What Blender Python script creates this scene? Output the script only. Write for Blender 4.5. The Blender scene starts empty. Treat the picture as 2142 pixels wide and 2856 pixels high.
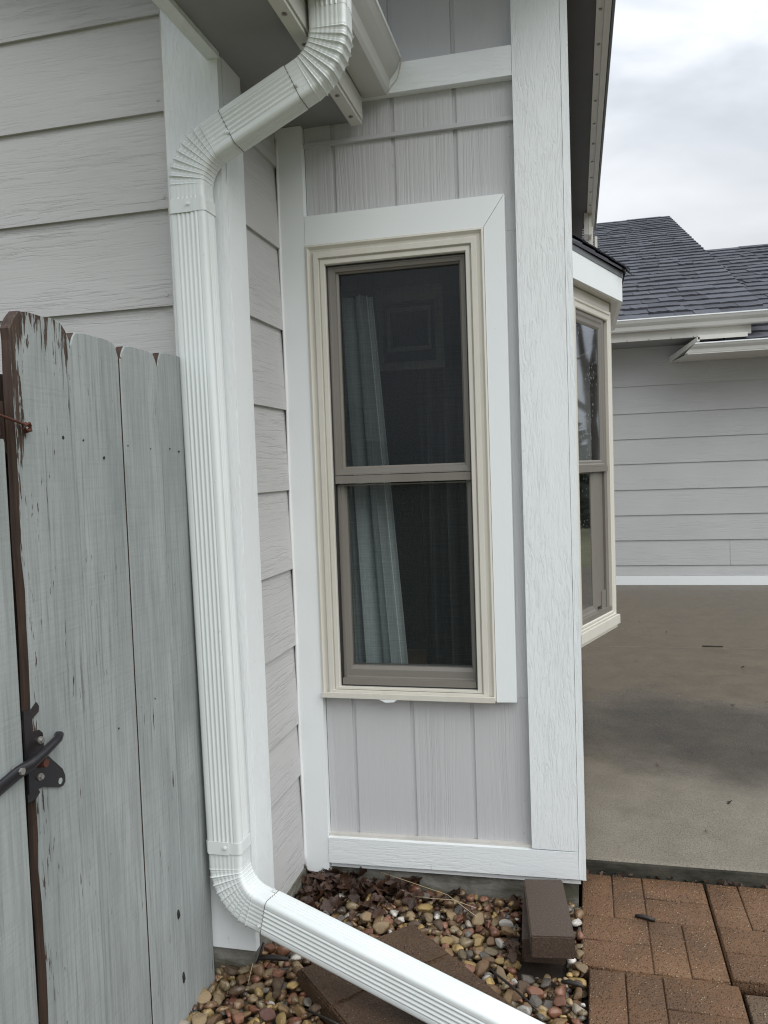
import bpy, bmesh, math, random
import numpy as np
from mathutils import Vector, Matrix, Euler, noise as mnoise
random.seed(7); rng = np.random.default_rng(11)
sc = bpy.context.scene
COL = sc.collection
R = math.radians

# ------------------------------------------------------------------ camera
cam = bpy.data.cameras.new('camera')
camo = bpy.data.objects.new('camera', cam); COL.objects.link(camo)
cam.sensor_fit = 'VERTICAL'; cam.sensor_height = 36.0; cam.lens = 36.0*2222.86/2856.0
cam.clip_start = 0.02; cam.clip_end = 600
yaw, pitch, roll = R(13.61944287), R(2.91943781), R(-1.98891083)
A = Matrix(((1,0,0),(0,0,-1),(0,1,0)))
Ry = Matrix(((math.cos(yaw),math.sin(yaw),0),(-math.sin(yaw),math.cos(yaw),0),(0,0,1)))
P_ = Matrix(((1,0,0),(0,math.cos(pitch),-math.sin(pitch)),(0,math.sin(pitch),math.cos(pitch))))
Q_ = Matrix(((math.cos(roll),-math.sin(roll),0),(math.sin(roll),math.cos(roll),0),(0,0,1)))
M = Q_ @ P_ @ A @ Ry
W2 = Matrix((M[0], -M[1], -M[2])).transposed().to_4x4()
W2.translation = Vector((0,0,1.3))
camo.matrix_world = W2
sc.camera = camo

# ------------------------------------------------------------------ world: overcast daylight
world = bpy.data.worlds.new('World'); sc.world = world
world.use_nodes = True
nt = world.node_tree; nt.nodes.clear()
def wn(t, **k):
    n = nt.nodes.new(t)
    for a, b in k.items(): setattr(n, a, b)
    return n
out = wn('ShaderNodeOutputWorld'); bg = wn('ShaderNodeBackground')
sky = wn('ShaderNodeTexSky', sky_type='NISHITA'); sky.sun_disc = False
SUN_ELEV, SUN_AZ = R(46), R(128)          # azimuth measured from +Y towards +X
sky.sun_elevation = SUN_ELEV; sky.sun_rotation = SUN_AZ
tc = wn('ShaderNodeTexCoord')
sep = wn('ShaderNodeSeparateXYZ'); nt.links.new(tc.outputs['Generated'], sep.inputs[0])
mp = wn('ShaderNodeMapping'); mp.inputs['Scale'].default_value = (1,1,2.2); mp.inputs['Location'].default_value = (0.35,0.1,0.12)
nt.links.new(tc.outputs['Generated'], mp.inputs[0])
nz = wn('ShaderNodeTexNoise'); nz.inputs['Scale'].default_value = 2.9; nz.inputs['Detail'].default_value = 5; nz.inputs['Roughness'].default_value = .5; nz.inputs['Distortion'].default_value = .5
nt.links.new(mp.outputs[0], nz.inputs['Vector'])
cr = wn('ShaderNodeValToRGB'); cr.color_ramp.interpolation = 'B_SPLINE'
e = cr.color_ramp.elements; e[0].position = .36; e[0].color = (.44,.475,.52,1); e[1].position = .66; e[1].color = (.80,.815,.84,1)
e2 = cr.color_ramp.elements.new(.52); e2.color = (.62,.65,.69,1)
nt.links.new(nz.outputs['Fac'], cr.inputs[0])
# overcast luminance distribution: zenith about three times the horizon
mr = wn('ShaderNodeMapRange'); mr.inputs['From Min'].default_value = 0; mr.inputs['From Max'].default_value = 1
mr.inputs['To Min'].default_value = .44; mr.inputs['To Max'].default_value = 2.1
nt.links.new(sep.outputs['Z'], mr.inputs['Value'])
mul = wn('ShaderNodeVectorMath', operation='SCALE')
nt.links.new(cr.outputs['Color'], mul.inputs[0]); nt.links.new(mr.outputs[0], mul.inputs['Scale'])
sk = wn('ShaderNodeVectorMath', operation='SCALE'); sk.inputs['Scale'].default_value = .05
nt.links.new(sky.outputs['Color'], sk.inputs[0])
mx = wn('ShaderNodeMix', data_type='RGBA'); mx.inputs['Factor'].default_value = .06
nt.links.new(mul.outputs[0], mx.inputs[6]); nt.links.new(sk.outputs[0], mx.inputs[7])
nt.links.new(mx.outputs[2], bg.inputs['Color']); bg.inputs['Strength'].default_value = 1.0
nt.links.new(bg.outputs[0], out.inputs[0])

sl = bpy.data.lights.new('sun', 'SUN'); sl.energy = 1.5; sl.angle = R(60); sl.color = (1,.985,.96)
so = bpy.data.objects.new('sun', sl); COL.objects.link(so)
sd = Vector((math.sin(SUN_AZ)*math.cos(SUN_ELEV), math.cos(SUN_AZ)*math.cos(SUN_ELEV), math.sin(SUN_ELEV)))
so.rotation_euler = sd.to_track_quat('Z','Y').to_euler(); so.location = (3,-4,8)

sc.render.engine = 'CYCLES'
sc.view_settings.view_transform = 'Standard'; sc.view_settings.look = 'None'
sc.view_settings.exposure = 0.45; sc.view_settings.gamma = 1.0
sc.view_settings.use_curve_mapping = False
sc.cycles.use_denoising = True; sc.cycles.denoiser = 'OPENIMAGEDENOISE'; sc.cycles.denoising_input_passes = 'RGB_ALBEDO_NORMAL'; sc.cycles.denoising_prefilter = 'NONE'; sc.cycles.use_adaptive_sampling = False; sc.cycles.filter_width = 1.15
sc.cycles.max_bounces = 6; sc.cycles.transparent_max_bounces = 12

# ------------------------------------------------------------------ material helpers
class N:
    def __init__(s, name):
        s.m = bpy.data.materials.new(name); s.m.use_nodes = True
        s.t = s.m.node_tree; s.t.nodes.clear()
        s.o = s.n('ShaderNodeOutputMaterial'); s.b = s.n('ShaderNodeBsdfPrincipled')
        s.l(s.b.outputs[0], s.o.inputs[0])
        s.tc = s.n('ShaderNodeTexCoord'); s.oi = s.n('ShaderNodeObjectInfo')
    def n(s, t, **k):
        x = s.t.nodes.new(t)
        for a, b in k.items(): setattr(x, a, b)
        return x
    def l(s, a, b): s.t.links.new(a, b)
    def set(s, **k):
        for a, b in k.items(): s.b.inputs[a.replace('_',' ')].default_value = b
    def coord(s, scale, rnd=True, loc=(0,0,0)):
        v = s.tc.outputs['Object']
        if rnd:
            c = s.n('ShaderNodeVectorMath', operation='SCALE'); cc = s.n('ShaderNodeCombineXYZ')
            for i, f in enumerate((13.7, 7.3, 23.1)):
                m_ = s.n('ShaderNodeMath', operation='MULTIPLY'); m_.inputs[1].default_value = f
                s.l(s.oi.outputs['Random'], m_.inputs[0]); s.l(m_.outputs[0], cc.inputs[i])
            a = s.n('ShaderNodeVectorMath', operation='ADD'); s.l(v, a.inputs[0]); s.l(cc.outputs[0], a.inputs[1]); v = a.outputs[0]
        m = s.n('ShaderNodeMapping'); m.inputs['Scale'].default_value = scale; m.inputs['Location'].default_value = loc
        s.l(v, m.inputs[0]); return m.outputs[0]
    def noise(s, vec, scale=1, detail=4, rough=.5, dist=0):
        x = s.n('ShaderNodeTexNoise'); x.inputs['Scale'].default_value = scale; x.inputs['Detail'].default_value = detail
        x.inputs['Roughness'].default_value = rough; x.inputs['Distortion'].default_value = dist
        s.l(vec, x.inputs['Vector']); return x.outputs['Fac']
    def wave(s, vec, scale, dist, detail=2, dscale=1, direction='X'):
        x = s.n('ShaderNodeTexWave'); x.wave_type = 'BANDS'; x.bands_direction = direction; x.wave_profile = 'SIN'
        x.inputs['Scale'].default_value = scale; x.inputs['Distortion'].default_value = dist
        x.inputs['Detail'].default_value = detail; x.inputs['Detail Scale'].default_value = dscale
        s.l(vec, x.inputs['Vector']); return x.outputs['Fac']
    def ramp(s, fac, stops, interp='LINEAR'):
        x = s.n('ShaderNodeValToRGB'); x.color_ramp.interpolation = interp; el = x.color_ramp.elements
        while len(el) < len(stops): el.new(.5)
        for i, (p, c) in enumerate(stops):
            el[i].position = p; el[i].color = tuple(c)+(1,) if len(c) == 3 else c
        s.l(fac, x.inputs[0]); return x.outputs['Color']
    def g(s, v): return (v, v, v)
    def math(s, op, a, b=None, c=None):
        x = s.n('ShaderNodeMath', operation=op)
        for i, v in enumerate((a, b, c)):
            if v is None: continue
            if isinstance(v, (int, float)): x.inputs[i].default_value = v
            else: s.l(v, x.inputs[i])
        return x.outputs[0]
    def mix(s, fac, a, b):
        x = s.n('ShaderNodeMix', data_type='RGBA')
        if isinstance(fac, (int, float)): x.inputs[0].default_value = fac
        else: s.l(fac, x.inputs[0])
        for i, v in ((6, a), (7, b)):
            if isinstance(v, tuple): x.inputs[i].default_value = v+(1,) if len(v) == 3 else v
            else: s.l(v, x.inputs[i])
        return x.outputs[2]
    def bump(s, h, strength=.5, dist=.002, prev=None):
        x = s.n('ShaderNodeBump'); x.inputs['Strength'].default_value = strength; x.inputs['Distance'].default_value = dist
        s.l(h, x.inputs['Height'])
        if prev: s.l(prev, x.inputs['Normal'])
        return x.outputs[0]
    def color(s, c):
        if isinstance(c, tuple): s.b.inputs['Base Color'].default_value = c+(1,)
        else: s.l(c, s.b.inputs['Base Color'])
    def normal(s, x): s.l(x, s.b.inputs['Normal'])
    def vary(s, c, amt):
        """slightly different tint per piece"""
        v = s.math('MULTIPLY_ADD', s.oi.outputs['Random'], amt*2, 1-amt)
        x = s.n('ShaderNodeVectorMath', operation='SCALE')
        if isinstance(c, tuple): x.inputs[0].default_value = c
        else: s.l(c, x.inputs[0])
        s.l(v, x.inputs['Scale']); return x.outputs[0]

AX = {'x':0,'y':1,'z':2}
def stretch(axis, along, across):
    v = [across]*3; v[AX[axis]] = along; return tuple(v)

def mat_siding(name, axis, col):
    """fibre siding with embossed wood grain along one axis"""
    n = N(name)
    warp = n.noise(n.coord(stretch(axis, 4.0, 16)), 1, 3)
    c = n.coord(stretch(axis, 5.0, 135))
    add = n.n('ShaderNodeVectorMath', operation='ADD'); ws = n.n('ShaderNodeVectorMath', operation='SCALE')
    cmb = n.n('ShaderNodeCombineXYZ'); 
    for i in range(3):
        if i != AX[axis]: n.l(warp, cmb.inputs[i])
    n.l(cmb.outputs[0], ws.inputs[0]); ws.inputs['Scale'].default_value = 4.2
    n.l(c, add.inputs[0]); n.l(ws.outputs[0], add.inputs[1])
    g1 = n.noise(add.outputs[0], 1, 6, .62, .4)
    g2 = n.noise(n.coord(stretch(axis, 9, 230)), 1, 4, .6)
    rg = n.ramp(g1, [(.36, n.g(0.0)), (.47, n.g(.85)), (.62, n.g(1.0))])
    zone = n.ramp(n.noise(n.coord(stretch(axis, .9, 9)), 1, 2), [(.38, n.g(.35)), (.62, n.g(1))])
    h = n.math('MULTIPLY_ADD', g2, .45, n.math('MULTIPLY', rg, zone))
    n.normal(n.bump(h, .75, .0016))
    c0 = n.mix(n.ramp(n.noise(n.coord((2,2,2)), 1, 4), [(.3, n.g(0)), (.7, n.g(1))]), tuple(x*.95 for x in col), tuple(x*1.03 for x in col))
    n.color(n.vary(c0, .02)); n.set(Roughness=.55); n.b.inputs['Specular IOR Level'].default_value = .35
    return n.m

def mat_panel(name, col, axis='z'):
    """painted hardboard panel with long vertical combed grain"""
    n = N(name)
    warp = n.noise(n.coord(stretch(axis, 2.2, 9)), 1, 3)
    c = n.coord(stretch(axis, 1.0, 150))
    add = n.n('ShaderNodeVectorMath', operation='ADD'); ws = n.n('ShaderNodeVectorMath', operation='SCALE'); cmb = n.n('ShaderNodeCombineXYZ')
    n.l(warp, cmb.inputs[0]); n.l(cmb.outputs[0], ws.inputs[0]); ws.inputs['Scale'].default_value = 5
    n.l(c, add.inputs[0]); n.l(ws.outputs[0], add.inputs[1])
    g1 = n.noise(add.outputs[0], 1, 5, .6, .2)
    zone = n.ramp(n.noise(n.coord((9,9,.7)), 1, 2), [(.36, n.g(.15)), (.62, n.g(1))])
    h = n.math('MULTIPLY', n.ramp(g1, [(.38, n.g(0)), (.55, n.g(1))]), zone)
    fine = n.noise(n.coord((160,160,20)), 1, 3, .6)
    n.normal(n.bump(n.math('MULTIPLY_ADD', fine, .25, h), .7, .0015))
    n.color(n.vary(col, .015)); n.set(Roughness=.52); n.b.inputs['Specular IOR Level'].default_value = .35
    return n.m

def mat_trim(name, axis, col=(.80,.835,.84), amt=.55, swirl=True):
    """white painted rough sawn board, grain along one axis"""
    n = N(name)
    warp = n.noise(n.coord(stretch(axis, 4, 10)), 1, 2, .5, .3)
    c = n.coord(stretch(axis, 15, 150))
    add = n.n('ShaderNodeVectorMath', operation='ADD'); ws = n.n('ShaderNodeVectorMath', operation='SCALE'); cmb = n.n('ShaderNodeCombineXYZ')
    for i in range(3):
        if i != AX[axis]: n.l(warp, cmb.inputs[i])
    n.l(cmb.outputs[0], ws.inputs[0]); ws.inputs['Scale'].default_value = 7 if swirl else 2
    n.l(c, add.inputs[0]); n.l(ws.outputs[0], add.inputs[1])
    g1 = n.noise(add.outputs[0], 1, 7, .66, .8)
    zone = n.ramp(n.noise(n.coord(stretch(axis, 1.6, 8)), 1, 2), [(.35, n.g(.25)), (.65, n.g(1))])
    rg = n.math('MULTIPLY', n.ramp(g1, [(.33, n.g(0)), (.5, n.g(.8)), (.66, n.g(1))]), zone)
    fine = n.noise(n.coord(stretch(axis, 60, 220)), 1, 3, .7)
    n.normal(n.bump(n.math('MULTIPLY_ADD', fine, .35, rg), min(1,amt*1.5), .0014))
    dirt = n.ramp(n.noise(n.coord((5,5,5)), 1, 6, .7), [(.62, n.g(0)), (.8, n.g(1))])
    speck = n.ramp(n.noise(n.coord((75,75,30)), 1, 2, .5), [(.73, n.g(0)), (.77, n.g(1))])
    c1 = n.mix(n.math('MULTIPLY', dirt, .12), col, tuple(x*.72 for x in col))
    c1 = n.mix(n.math('MULTIPLY', speck, .22), c1, (.30,.27,.23))
    n.color(c1); n.set(Roughness=.42); n.b.inputs['Specular IOR Level'].default_value = .4
    return n.m

def mat_plain(name, col, rough=.45, metal=0, bumpamt=.0, bscale=60, spec=.5, dirt=0, dcol=None):
    n = N(name)
    c = col
    if dirt:
        d = n.ramp(n.noise(n.coord((7,7,3)), 1, 6, .65), [(.45, n.g(0)), (.75, n.g(1))])
        c = n.mix(n.math('MULTIPLY', d, dirt), col, dcol or tuple(x*.6 for x in col))
    n.color(c); n.set(Roughness=rough, Metallic=metal); n.b.inputs['Specular IOR Level'].default_value = spec
    if bumpamt: n.normal(n.bump(n.noise(n.coord((bscale,)*3), 1, 4, .6), bumpamt, .0015))
    return n.m

MAT = {}
MAT['siding_x'] = mat_siding('siding_grain_x', 'x', (.515,.512,.506))
MAT['siding_y'] = mat_siding('siding_grain_y', 'y', (.515,.512,.506))
MAT['siding_far'] = mat_siding('siding_far_wall', 'x', (.47,.48,.482))
MAT['panel'] = mat_panel('grooved_panel', (.53,.533,.54))
MAT['trim_z'] = mat_trim('trim_vertical', 'z')
MAT['trim_x'] = mat_trim('trim_horizontal', 'x', amt=.4)
MAT['trim_y'] = mat_trim('trim_depthwise', 'y', amt=.4)
MAT['trim_smooth'] = mat_trim('trim_smooth', 'z', amt=.12, swirl=False)
MAT['trim_smooth_x'] = mat_trim('trim_smooth_x', 'x', amt=.14, swirl=False)
MAT['band'] = mat_plain('painted_band', (.49,.495,.505), .5, bumpamt=.15)
MAT['almond'] = mat_plain('almond_vinyl', (.63,.61,.545), .38, dirt=.25, dcol=(.42,.38,.28))
MAT['taupe'] = mat_plain('taupe_vinyl', (.185,.172,.150), .42, dirt=.35, dcol=(.13,.11,.09))
MAT['gasket'] = mat_plain('black_gasket', (.012,.012,.013), .6)
MAT['soffit'] = mat_plain('soffit_paint', (.25,.25,.25), .6, bumpamt=.08, bscale=25, dirt=.2)
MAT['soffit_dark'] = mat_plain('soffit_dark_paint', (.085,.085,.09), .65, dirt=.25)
MAT['alu'] = mat_plain('almond_aluminium', (.62,.61,.57), .35, dirt=.22, dcol=(.38,.36,.32))
MAT['gutter'] = mat_plain('gutter_shaded_paint', (.50,.50,.475), .32, dirt=.2, dcol=(.40,.39,.36))  # kept darker than the lip, painting in shade on the downward faces
MAT['nail'] = mat_plain('nail_metal', (.30,.28,.26), .4, metal=.7)
MAT['screw'] = mat_plain('zinc_screw', (.78,.79,.80), .35, metal=.3)
MAT['caulk'] = mat_plain('caulk', (.55,.53,.49), .6, dirt=.5, bumpamt=.3, bscale=90)
MAT['caulk_white'] = mat_plain('caulk_white', (.80,.81,.81), .5, bumpamt=.3, bscale=120)
MAT['felt'] = mat_plain('dark_gap', (.02,.018,.016), .9)
MAT['seam'] = mat_plain('dirty_seam', (.16,.15,.14), .7)
MAT['edge'] = mat_plain('drip_edge', (.13,.14,.15), .4)
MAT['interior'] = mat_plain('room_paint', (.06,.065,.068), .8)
MAT['interior_floor'] = mat_plain('room_floor', (.16,.11,.07), .6)
MAT['rusty'] = mat_plain('rusty_wire', (.10,.035,.022), .75, metal=.2, bumpamt=.6, bscale=300, dirt=.5, dcol=(.05,.02,.015))
MAT['wing_trim'] = mat_trim('wing_trim', 'x', amt=.1)

def mat_downspout():
    n = N('downspout_paint')
    big = n.noise(n.coord((4,4,2)), 1, 4, .5)
    c = n.mix(n.ramp(big, [(.35, n.g(0)), (.7, n.g(1))]), (.70,.745,.735), (.745,.785,.78))
    scuff = n.ramp(n.noise(n.coord((26,26,26)), 1, 3, .6), [(.70, n.g(0)), (.76, n.g(1))])
    film = n.ramp(n.noise(n.coord((9,9,2.5)), 1, 6, .65), [(.5, n.g(0)), (.75, n.g(1))])
    c = n.mix(n.math('MULTIPLY', film, .22), c, (.50,.50,.46))
    n.color(n.mix(n.math('MULTIPLY', scuff, .3), c, (.36,.36,.34)))
    n.set(Roughness=.24); n.b.inputs['Specular IOR Level'].default_value = .55
    drops = n.n('ShaderNodeTexVoronoi'); drops.inputs['Scale'].default_value = 62
    n.l(n.coord((1,1,.8)), drops.inputs['Vector'])
    keep = n.ramp(n.noise(n.coord((31,31,31)), 1, 1), [(.56, n.g(0)), (.6, n.g(1))])
    dr = n.math('MULTIPLY', n.ramp(drops.outputs['Distance'], [(.10, n.g(1)), (.17, n.g(0))]), keep)
    soft = n.noise(n.coord((18,18,9)), 1, 3, .5)
    n.normal(n.bump(dr, .35, .0016, n.bump(soft, .12, .004)))
    return n.m
MAT['downspout'] = mat_downspout()

def mat_fence(name, peel, sawdir):
    n = N(name)
    # saw marks across the board, slightly slanted
    mp = n.n('ShaderNodeMapping'); mp.inputs['Rotation'].default_value = (R(sawdir),0,0); mp.inputs['Scale'].default_value = (1,6,150)
    n.l(n.tc.outputs['Object'], mp.inputs[0])
    saw = n.noise(mp.outputs[0], 1, 5, .6, .2)
    sawc = n.noise(n.coord((3,3,9)), 1, 3)
    grain = n.noise(n.coord((150,150,5)), 1, 6, .65, .3)
    # peeling flakes: long vertical slivers
    fl = n.noise(n.coord((120,120,13)), 1, 5, .65, .5)
    patch = n.noise(n.coord((9,9,3.2)), 1, 4, .6)
    v = n.math('MULTIPLY_ADD', n.math('SUBTRACT', patch, .5), .55 if peel else .35, fl)
    if peel:
        # board 1 has lost most paint along its left edge and top (wear with its own shape)
        sp = n.n('ShaderNodeSeparateXYZ'); n.l(n.tc.outputs['Object'], sp.inputs[0])
        edge = n.n('ShaderNodeMapRange'); edge.inputs['From Min'].default_value = -.012; edge.inputs['From Max'].default_value = .06
        edge.inputs['To Min'].default_value = .27; edge.inputs['To Max'].default_value = 0
        n.l(sp.outputs['Y'], edge.inputs['Value'])
        hgt = n.n('ShaderNodeMapRange'); hgt.inputs['From Min'].default_value = .55; hgt.inputs['From Max'].default_value = 1.35
        hgt.inputs['To Min'].default_value = .35; hgt.inputs['To Max'].default_value = 1.0
        n.l(sp.outputs['Z'], hgt.inputs['Value'])
        top = n.n('ShaderNodeMapRange'); top.inputs['From Min'].default_value = 1.52; top.inputs['From Max'].default_value = 1.605
        top.inputs['To Min'].default_value = 0; top.inputs['To Max'].default_value = .115
        n.l(sp.outputs['Z'], top.inputs['Value'])
        v = n.math('ADD', n.math('ADD', v, n.math('MULTIPLY', edge.outputs[0], hgt.outputs[0])), top.outputs[0])
    mask = n.ramp(v, [(.678, n.g(0)), (.70, n.g(1))] if peel else [(.69, n.g(0)), (.705, n.g(1))])
    hair = n.math('MULTIPLY', n.ramp(grain, [(.35, n.g(1)), (.41, n.g(0))]), n.ramp(patch, [(.42, n.g(0)), (.6, n.g(1))]))
    tint = n.ramp(n.noise(n.coord((5,5,2)), 1, 5, .6), [(.28, (.235,.262,.258)), (.5, (.325,.354,.348)), (.72, (.395,.424,.418))])
    streak = n.ramp(n.noise(n.coord((26,26,1.1)), 1, 5, .6), [(.35, n.g(.26)), (.6, n.g(0))])
    tint = n.mix(streak, tint, (.19,.205,.20))
    tint = n.mix(n.ramp(grain, [(.40, n.g(.34)), (.58, n.g(0))]), tint, (.17,.185,.18))
    paint = n.mix(n.math('MULTIPLY', n.ramp(saw, [(.35, n.g(1)), (.5, n.g(0))]), .10), tint, (.16,.18,.175))
    paint = n.mix(n.math('MULTIPLY', hair, .6 if peel else .35), paint, (.10,.10,.095))
    wood = n.ramp(grain, [(.3, (.022,.014,.010)), (.55, (.075,.05,.038)), (.8, (.12,.10,.085))])
    chips = n.ramp(n.noise(n.coord((30,30,14)), 1, 3, .6), [(.775, n.g(0)), (.785, n.g(1))])
    c = n.mix(mask, paint, wood)
    if peel: c = n.mix(chips, c, (.75,.77,.76))
    n.color(n.vary(c, .04)); n.set(Roughness=.6); n.b.inputs['Specular IOR Level'].default_value = .3
    b0 = n.bump(n.math('MULTIPLY', saw, n.ramp(sawc, [(.35, n.g(.2)), (.6, n.g(1))])), .45, .0016)
    b1 = n.bump(grain, .6, .0016, b0)
    inv = n.math('SUBTRACT', 1, mask)
    n.normal(n.bump(inv, .6, .0012, b1))
    return n.m
MAT['fence_worn'] = mat_fence('fence_peeling_paint', True, 6)
MAT['fence'] = mat_fence('fence_paint', False, 9)
MAT['fence_b'] = mat_fence('fence_paint_slanted_saw', False, -24)
n = N('bare_wood'); gr = n.noise(n.coord((150,150,6)), 1, 6, .65, .3)
n.color(n.ramp(gr, [(.3, (.018,.010,.008)), (.55, (.055,.030,.020)), (.8, (.10,.065,.045))])); n.normal(n.bump(gr, .6, .002)); n.set(Roughness=.75); MAT['wood'] = n.m

def mat_shingle():
    n = N('asphalt_shingle')
    gran = n.noise(n.coord((420,420,420)), 1, 3, .7)
    blot = n.noise(n.coord((7,7,7)), 1, 4, .6)
    c = n.ramp(gran, [(.3, (.036,.038,.046)), (.5, (.066,.069,.082)), (.72, (.125,.130,.148))])
    c = n.mix(n.ramp(blot, [(.35, n.g(0)), (.7, n.g(.35))]), c, (.095,.10,.115))
    n.color(n.vary(c, .22)); n.set(Roughness=.85); n.b.inputs['Specular IOR Level'].default_value = .25
    n.normal(n.bump(gran, .6, .003)); return n.m
MAT['shingle'] = mat_shingle()

def mat_patio():
    n = N('patio_concrete')
    st = n.noise(n.coord((1.1,.75,1), False, (1.15,.35,0)), 1, 6, .6, .6)
    # damp stains: one broad patch in the middle of the slab, another along the wall of the wing
    mp_ = n.n('ShaderNodeMapping'); mp_.inputs['Location'].default_value = (-.75,-3.95,0); mp_.vector_type = 'POINT'
    n.l(n.tc.outputs['Object'], mp_.inputs[0])
    sc2 = n.n('ShaderNodeVectorMath', operation='MULTIPLY'); sc2.inputs[1].default_value = (1.05,1.15,0); n.l(mp_.outputs[0], sc2.inputs[0])
    ln = n.n('ShaderNodeVectorMath', operation='LENGTH'); n.l(sc2.outputs[0], ln.inputs[0])
    wet = n.ramp(n.math('MULTIPLY_ADD', n.math('SUBTRACT', st, .5), 1.7, n.math('SUBTRACT', .98, ln.outputs['Value'])), [(.10, n.g(0)), (.62, n.g(1))])
    mott = n.noise(n.coord((6,6,6), False), 1, 6, .65)
    gran = n.noise(n.coord((190,190,190), False), 1, 3, .7)
    dry = n.ramp(mott, [(.3, (.150,.130,.098)), (.7, (.215,.190,.150))])
    dark = n.ramp(mott, [(.3, (.019,.0135,.0075)), (.7, (.055,.041,.025))])
    midt = n.ramp(mott, [(.3, (.078,.060,.038)), (.7, (.128,.100,.066))])
    spy = n.n('ShaderNodeSeparateXYZ'); n.l(n.tc.outputs['Object'], spy.inputs[0])
    farf = n.ramp(n.math('MULTIPLY_ADD', n.math('SUBTRACT', st, .5), 1.2, n.math('MULTIPLY_ADD', spy.outputs['Y'], .6, -1.75)), [(0, n.g(0)), (.8, n.g(1))])
    c = n.mix(wet, n.mix(farf, dry, midt), dark)
    c = n.mix(n.math('MULTIPLY', n.ramp(gran, [(.38, n.g(1)), (.5, n.g(0))]), .6), c, (.055,.045,.032))
    lite = n.ramp(gran, [(.70, n.g(0)), (.74, n.g(1))])
    c = n.mix(n.math('MULTIPLY', lite, .75), c, (.5,.46,.38))
    n.color(c)
    n.l(n.ramp(n.math('MULTIPLY_ADD', mott, .25, n.math('MULTIPLY', wet, -.28)), [(-.05, n.g(.22)), (.22, n.g(.50))]), n.b.inputs['Roughness']); n.b.inputs['Specular IOR Level'].default_value = .36
    n.normal(n.bump(gran, .7, .0022, n.bump(n.noise(n.coord((2.5,2.5,2.5), False), 1, 4), .12, .02)))
    return n.m
MAT['patio'] = mat_patio()
def mat_conc(name, a, b, moss=None):
    n = N(name)
    m_ = n.noise(n.coord((14,14,14), False), 1, 7, .7); c = n.ramp(m_, [(.3, a), (.7, b)])
    if moss: c = n.mix(n.ramp(n.noise(n.coord((5,5,18), False), 1, 5, .7), [(.42, n.g(0)), (.6, n.g(1))]), c, moss)
    n.color(c); n.set(Roughness=.8); n.normal(n.bump(m_, .6, .006, n.bump(n.noise(n.coord((120,)*3, False), 1, 3), .4, .0015))); return n.m
MAT['foundation'] = mat_conc('foundation_concrete', (.13,.125,.105), (.30,.29,.26), (.085,.08,.055))
MAT['slab_face'] = mat_conc('slab_edge_concrete', (.030,.028,.02), (.075,.07,.052), (.018,.019,.012))
MAT['soil'] = mat_conc('wet_soil', (.018,.013,.009), (.05,.036,.025))

def mat_paver(name, cols, agg=.5):
    n = N(name)
    bl = n.noise(n.coord((3.2,3.2,3.2)), 1, 5, .65, .3)
    c = n.ramp(bl, [(.28, cols[0]), (.52, cols[1]), (.75, cols[2])])
    vo = n.n('ShaderNodeTexVoronoi'); vo.inputs['Scale'].default_value = 120; n.l(n.coord((1,1,1)), vo.inputs['Vector'])
    pick = n.ramp(n.noise(n.coord((95,95,95)), 1, 2, .5), [(.54, n.g(0)), (.60, n.g(1))])
    peb = n.ramp(vo.outputs['Distance'], [(.18, n.g(1)), (.40, n.g(0))])
    sp = n.math('MULTIPLY', peb, pick)
    c = n.mix(n.math('MULTIPLY', sp, agg*1.5), c, (.46,.36,.25))
    grit = n.noise(n.coord((260,260,260)), 1, 4, .75)
    c = n.mix(n.ramp(grit, [(.33, n.g(.75)), (.50, n.g(0))]), c, (.045,.026,.017))
    c = n.mix(n.math('MULTIPLY', n.ramp(grit, [(.66, n.g(0)), (.74, n.g(1))]), agg*.7), c, (.45,.36,.27))
    n.color(n.vary(c, .10))
    n.l(n.ramp(bl, [(.3, n.g(.35)), (.7, n.g(.6))]), n.b.inputs['Roughness'])
    h = n.math('ADD', n.math('MULTIPLY', grit, .8), peb)
    lump = n.noise(n.coord((120,120,120)), 1, 3, .6)
    n.normal(n.bump(h, .9, .0035, n.bump(lump, .7, .006))); n.b.inputs['Specular IOR Level'].default_value = .2; return n.m
MAT['paver'] = mat_paver('paver_terracotta', ((.085,.060,.043),(.165,.092,.050),(.215,.127,.073)))
MAT['paver_grey'] = mat_paver('paver_weathered', ((.115,.085,.058),(.15,.105,.07),(.21,.112,.062)))
MAT['splash'] = mat_paver('paver_wet_brown', ((.060,.037,.023),(.095,.058,.036),(.13,.085,.055)), .2)
n = N('brown_brick'); gr = n.noise(n.coord((230,)*3), 1, 3, .7)
n.color(n.ramp(gr, [(.35, (.042,.026,.018)), (.55, (.070,.046,.033)), (.72, (.110,.080,.060))])); n.set(Roughness=.5); n.normal(n.bump(gr, .4, .0014)); MAT['brick'] = n.m

def mat_stone():
    n = N('river_stone')
    at = n.n('ShaderNodeAttribute', attribute_name='col')
    m_ = n.noise(n.coord((55,55,55)), 1, 6, .65, .8)
    c = n.mix(n.ramp(m_, [(.34, n.g(.75)), (.56, n.g(0))]), at.outputs['Color'], (.055,.035,.024))
    c = n.mix(n.ramp(n.noise(n.coord((18,18,70)), 1, 5, .6, 1.2), [(.58, n.g(0)), (.72, n.g(.5))]), c, (.40,.33,.24))
    n.color(c); n.set(Roughness=.24); n.b.inputs['Specular IOR Level'].default_value = .5
    n.normal(n.bump(m_, .5, .004)); return n.m
MAT['stone'] = mat_stone()
def mat_leaf():
    n = N('dead_leaf')
    m_ = n.noise(n.coord((60,60,60)), 1, 5, .6)
    c = n.ramp(m_, [(.3, (.020,.010,.007)), (.55, (.060,.030,.018)), (.8, (.125,.066,.036))])
    n.color(n.vary(c, .45)); n.set(Roughness=.32); n.normal(n.bump(m_, .5, .003)); return n.m
MAT['leaf'] = mat_leaf()
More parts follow.
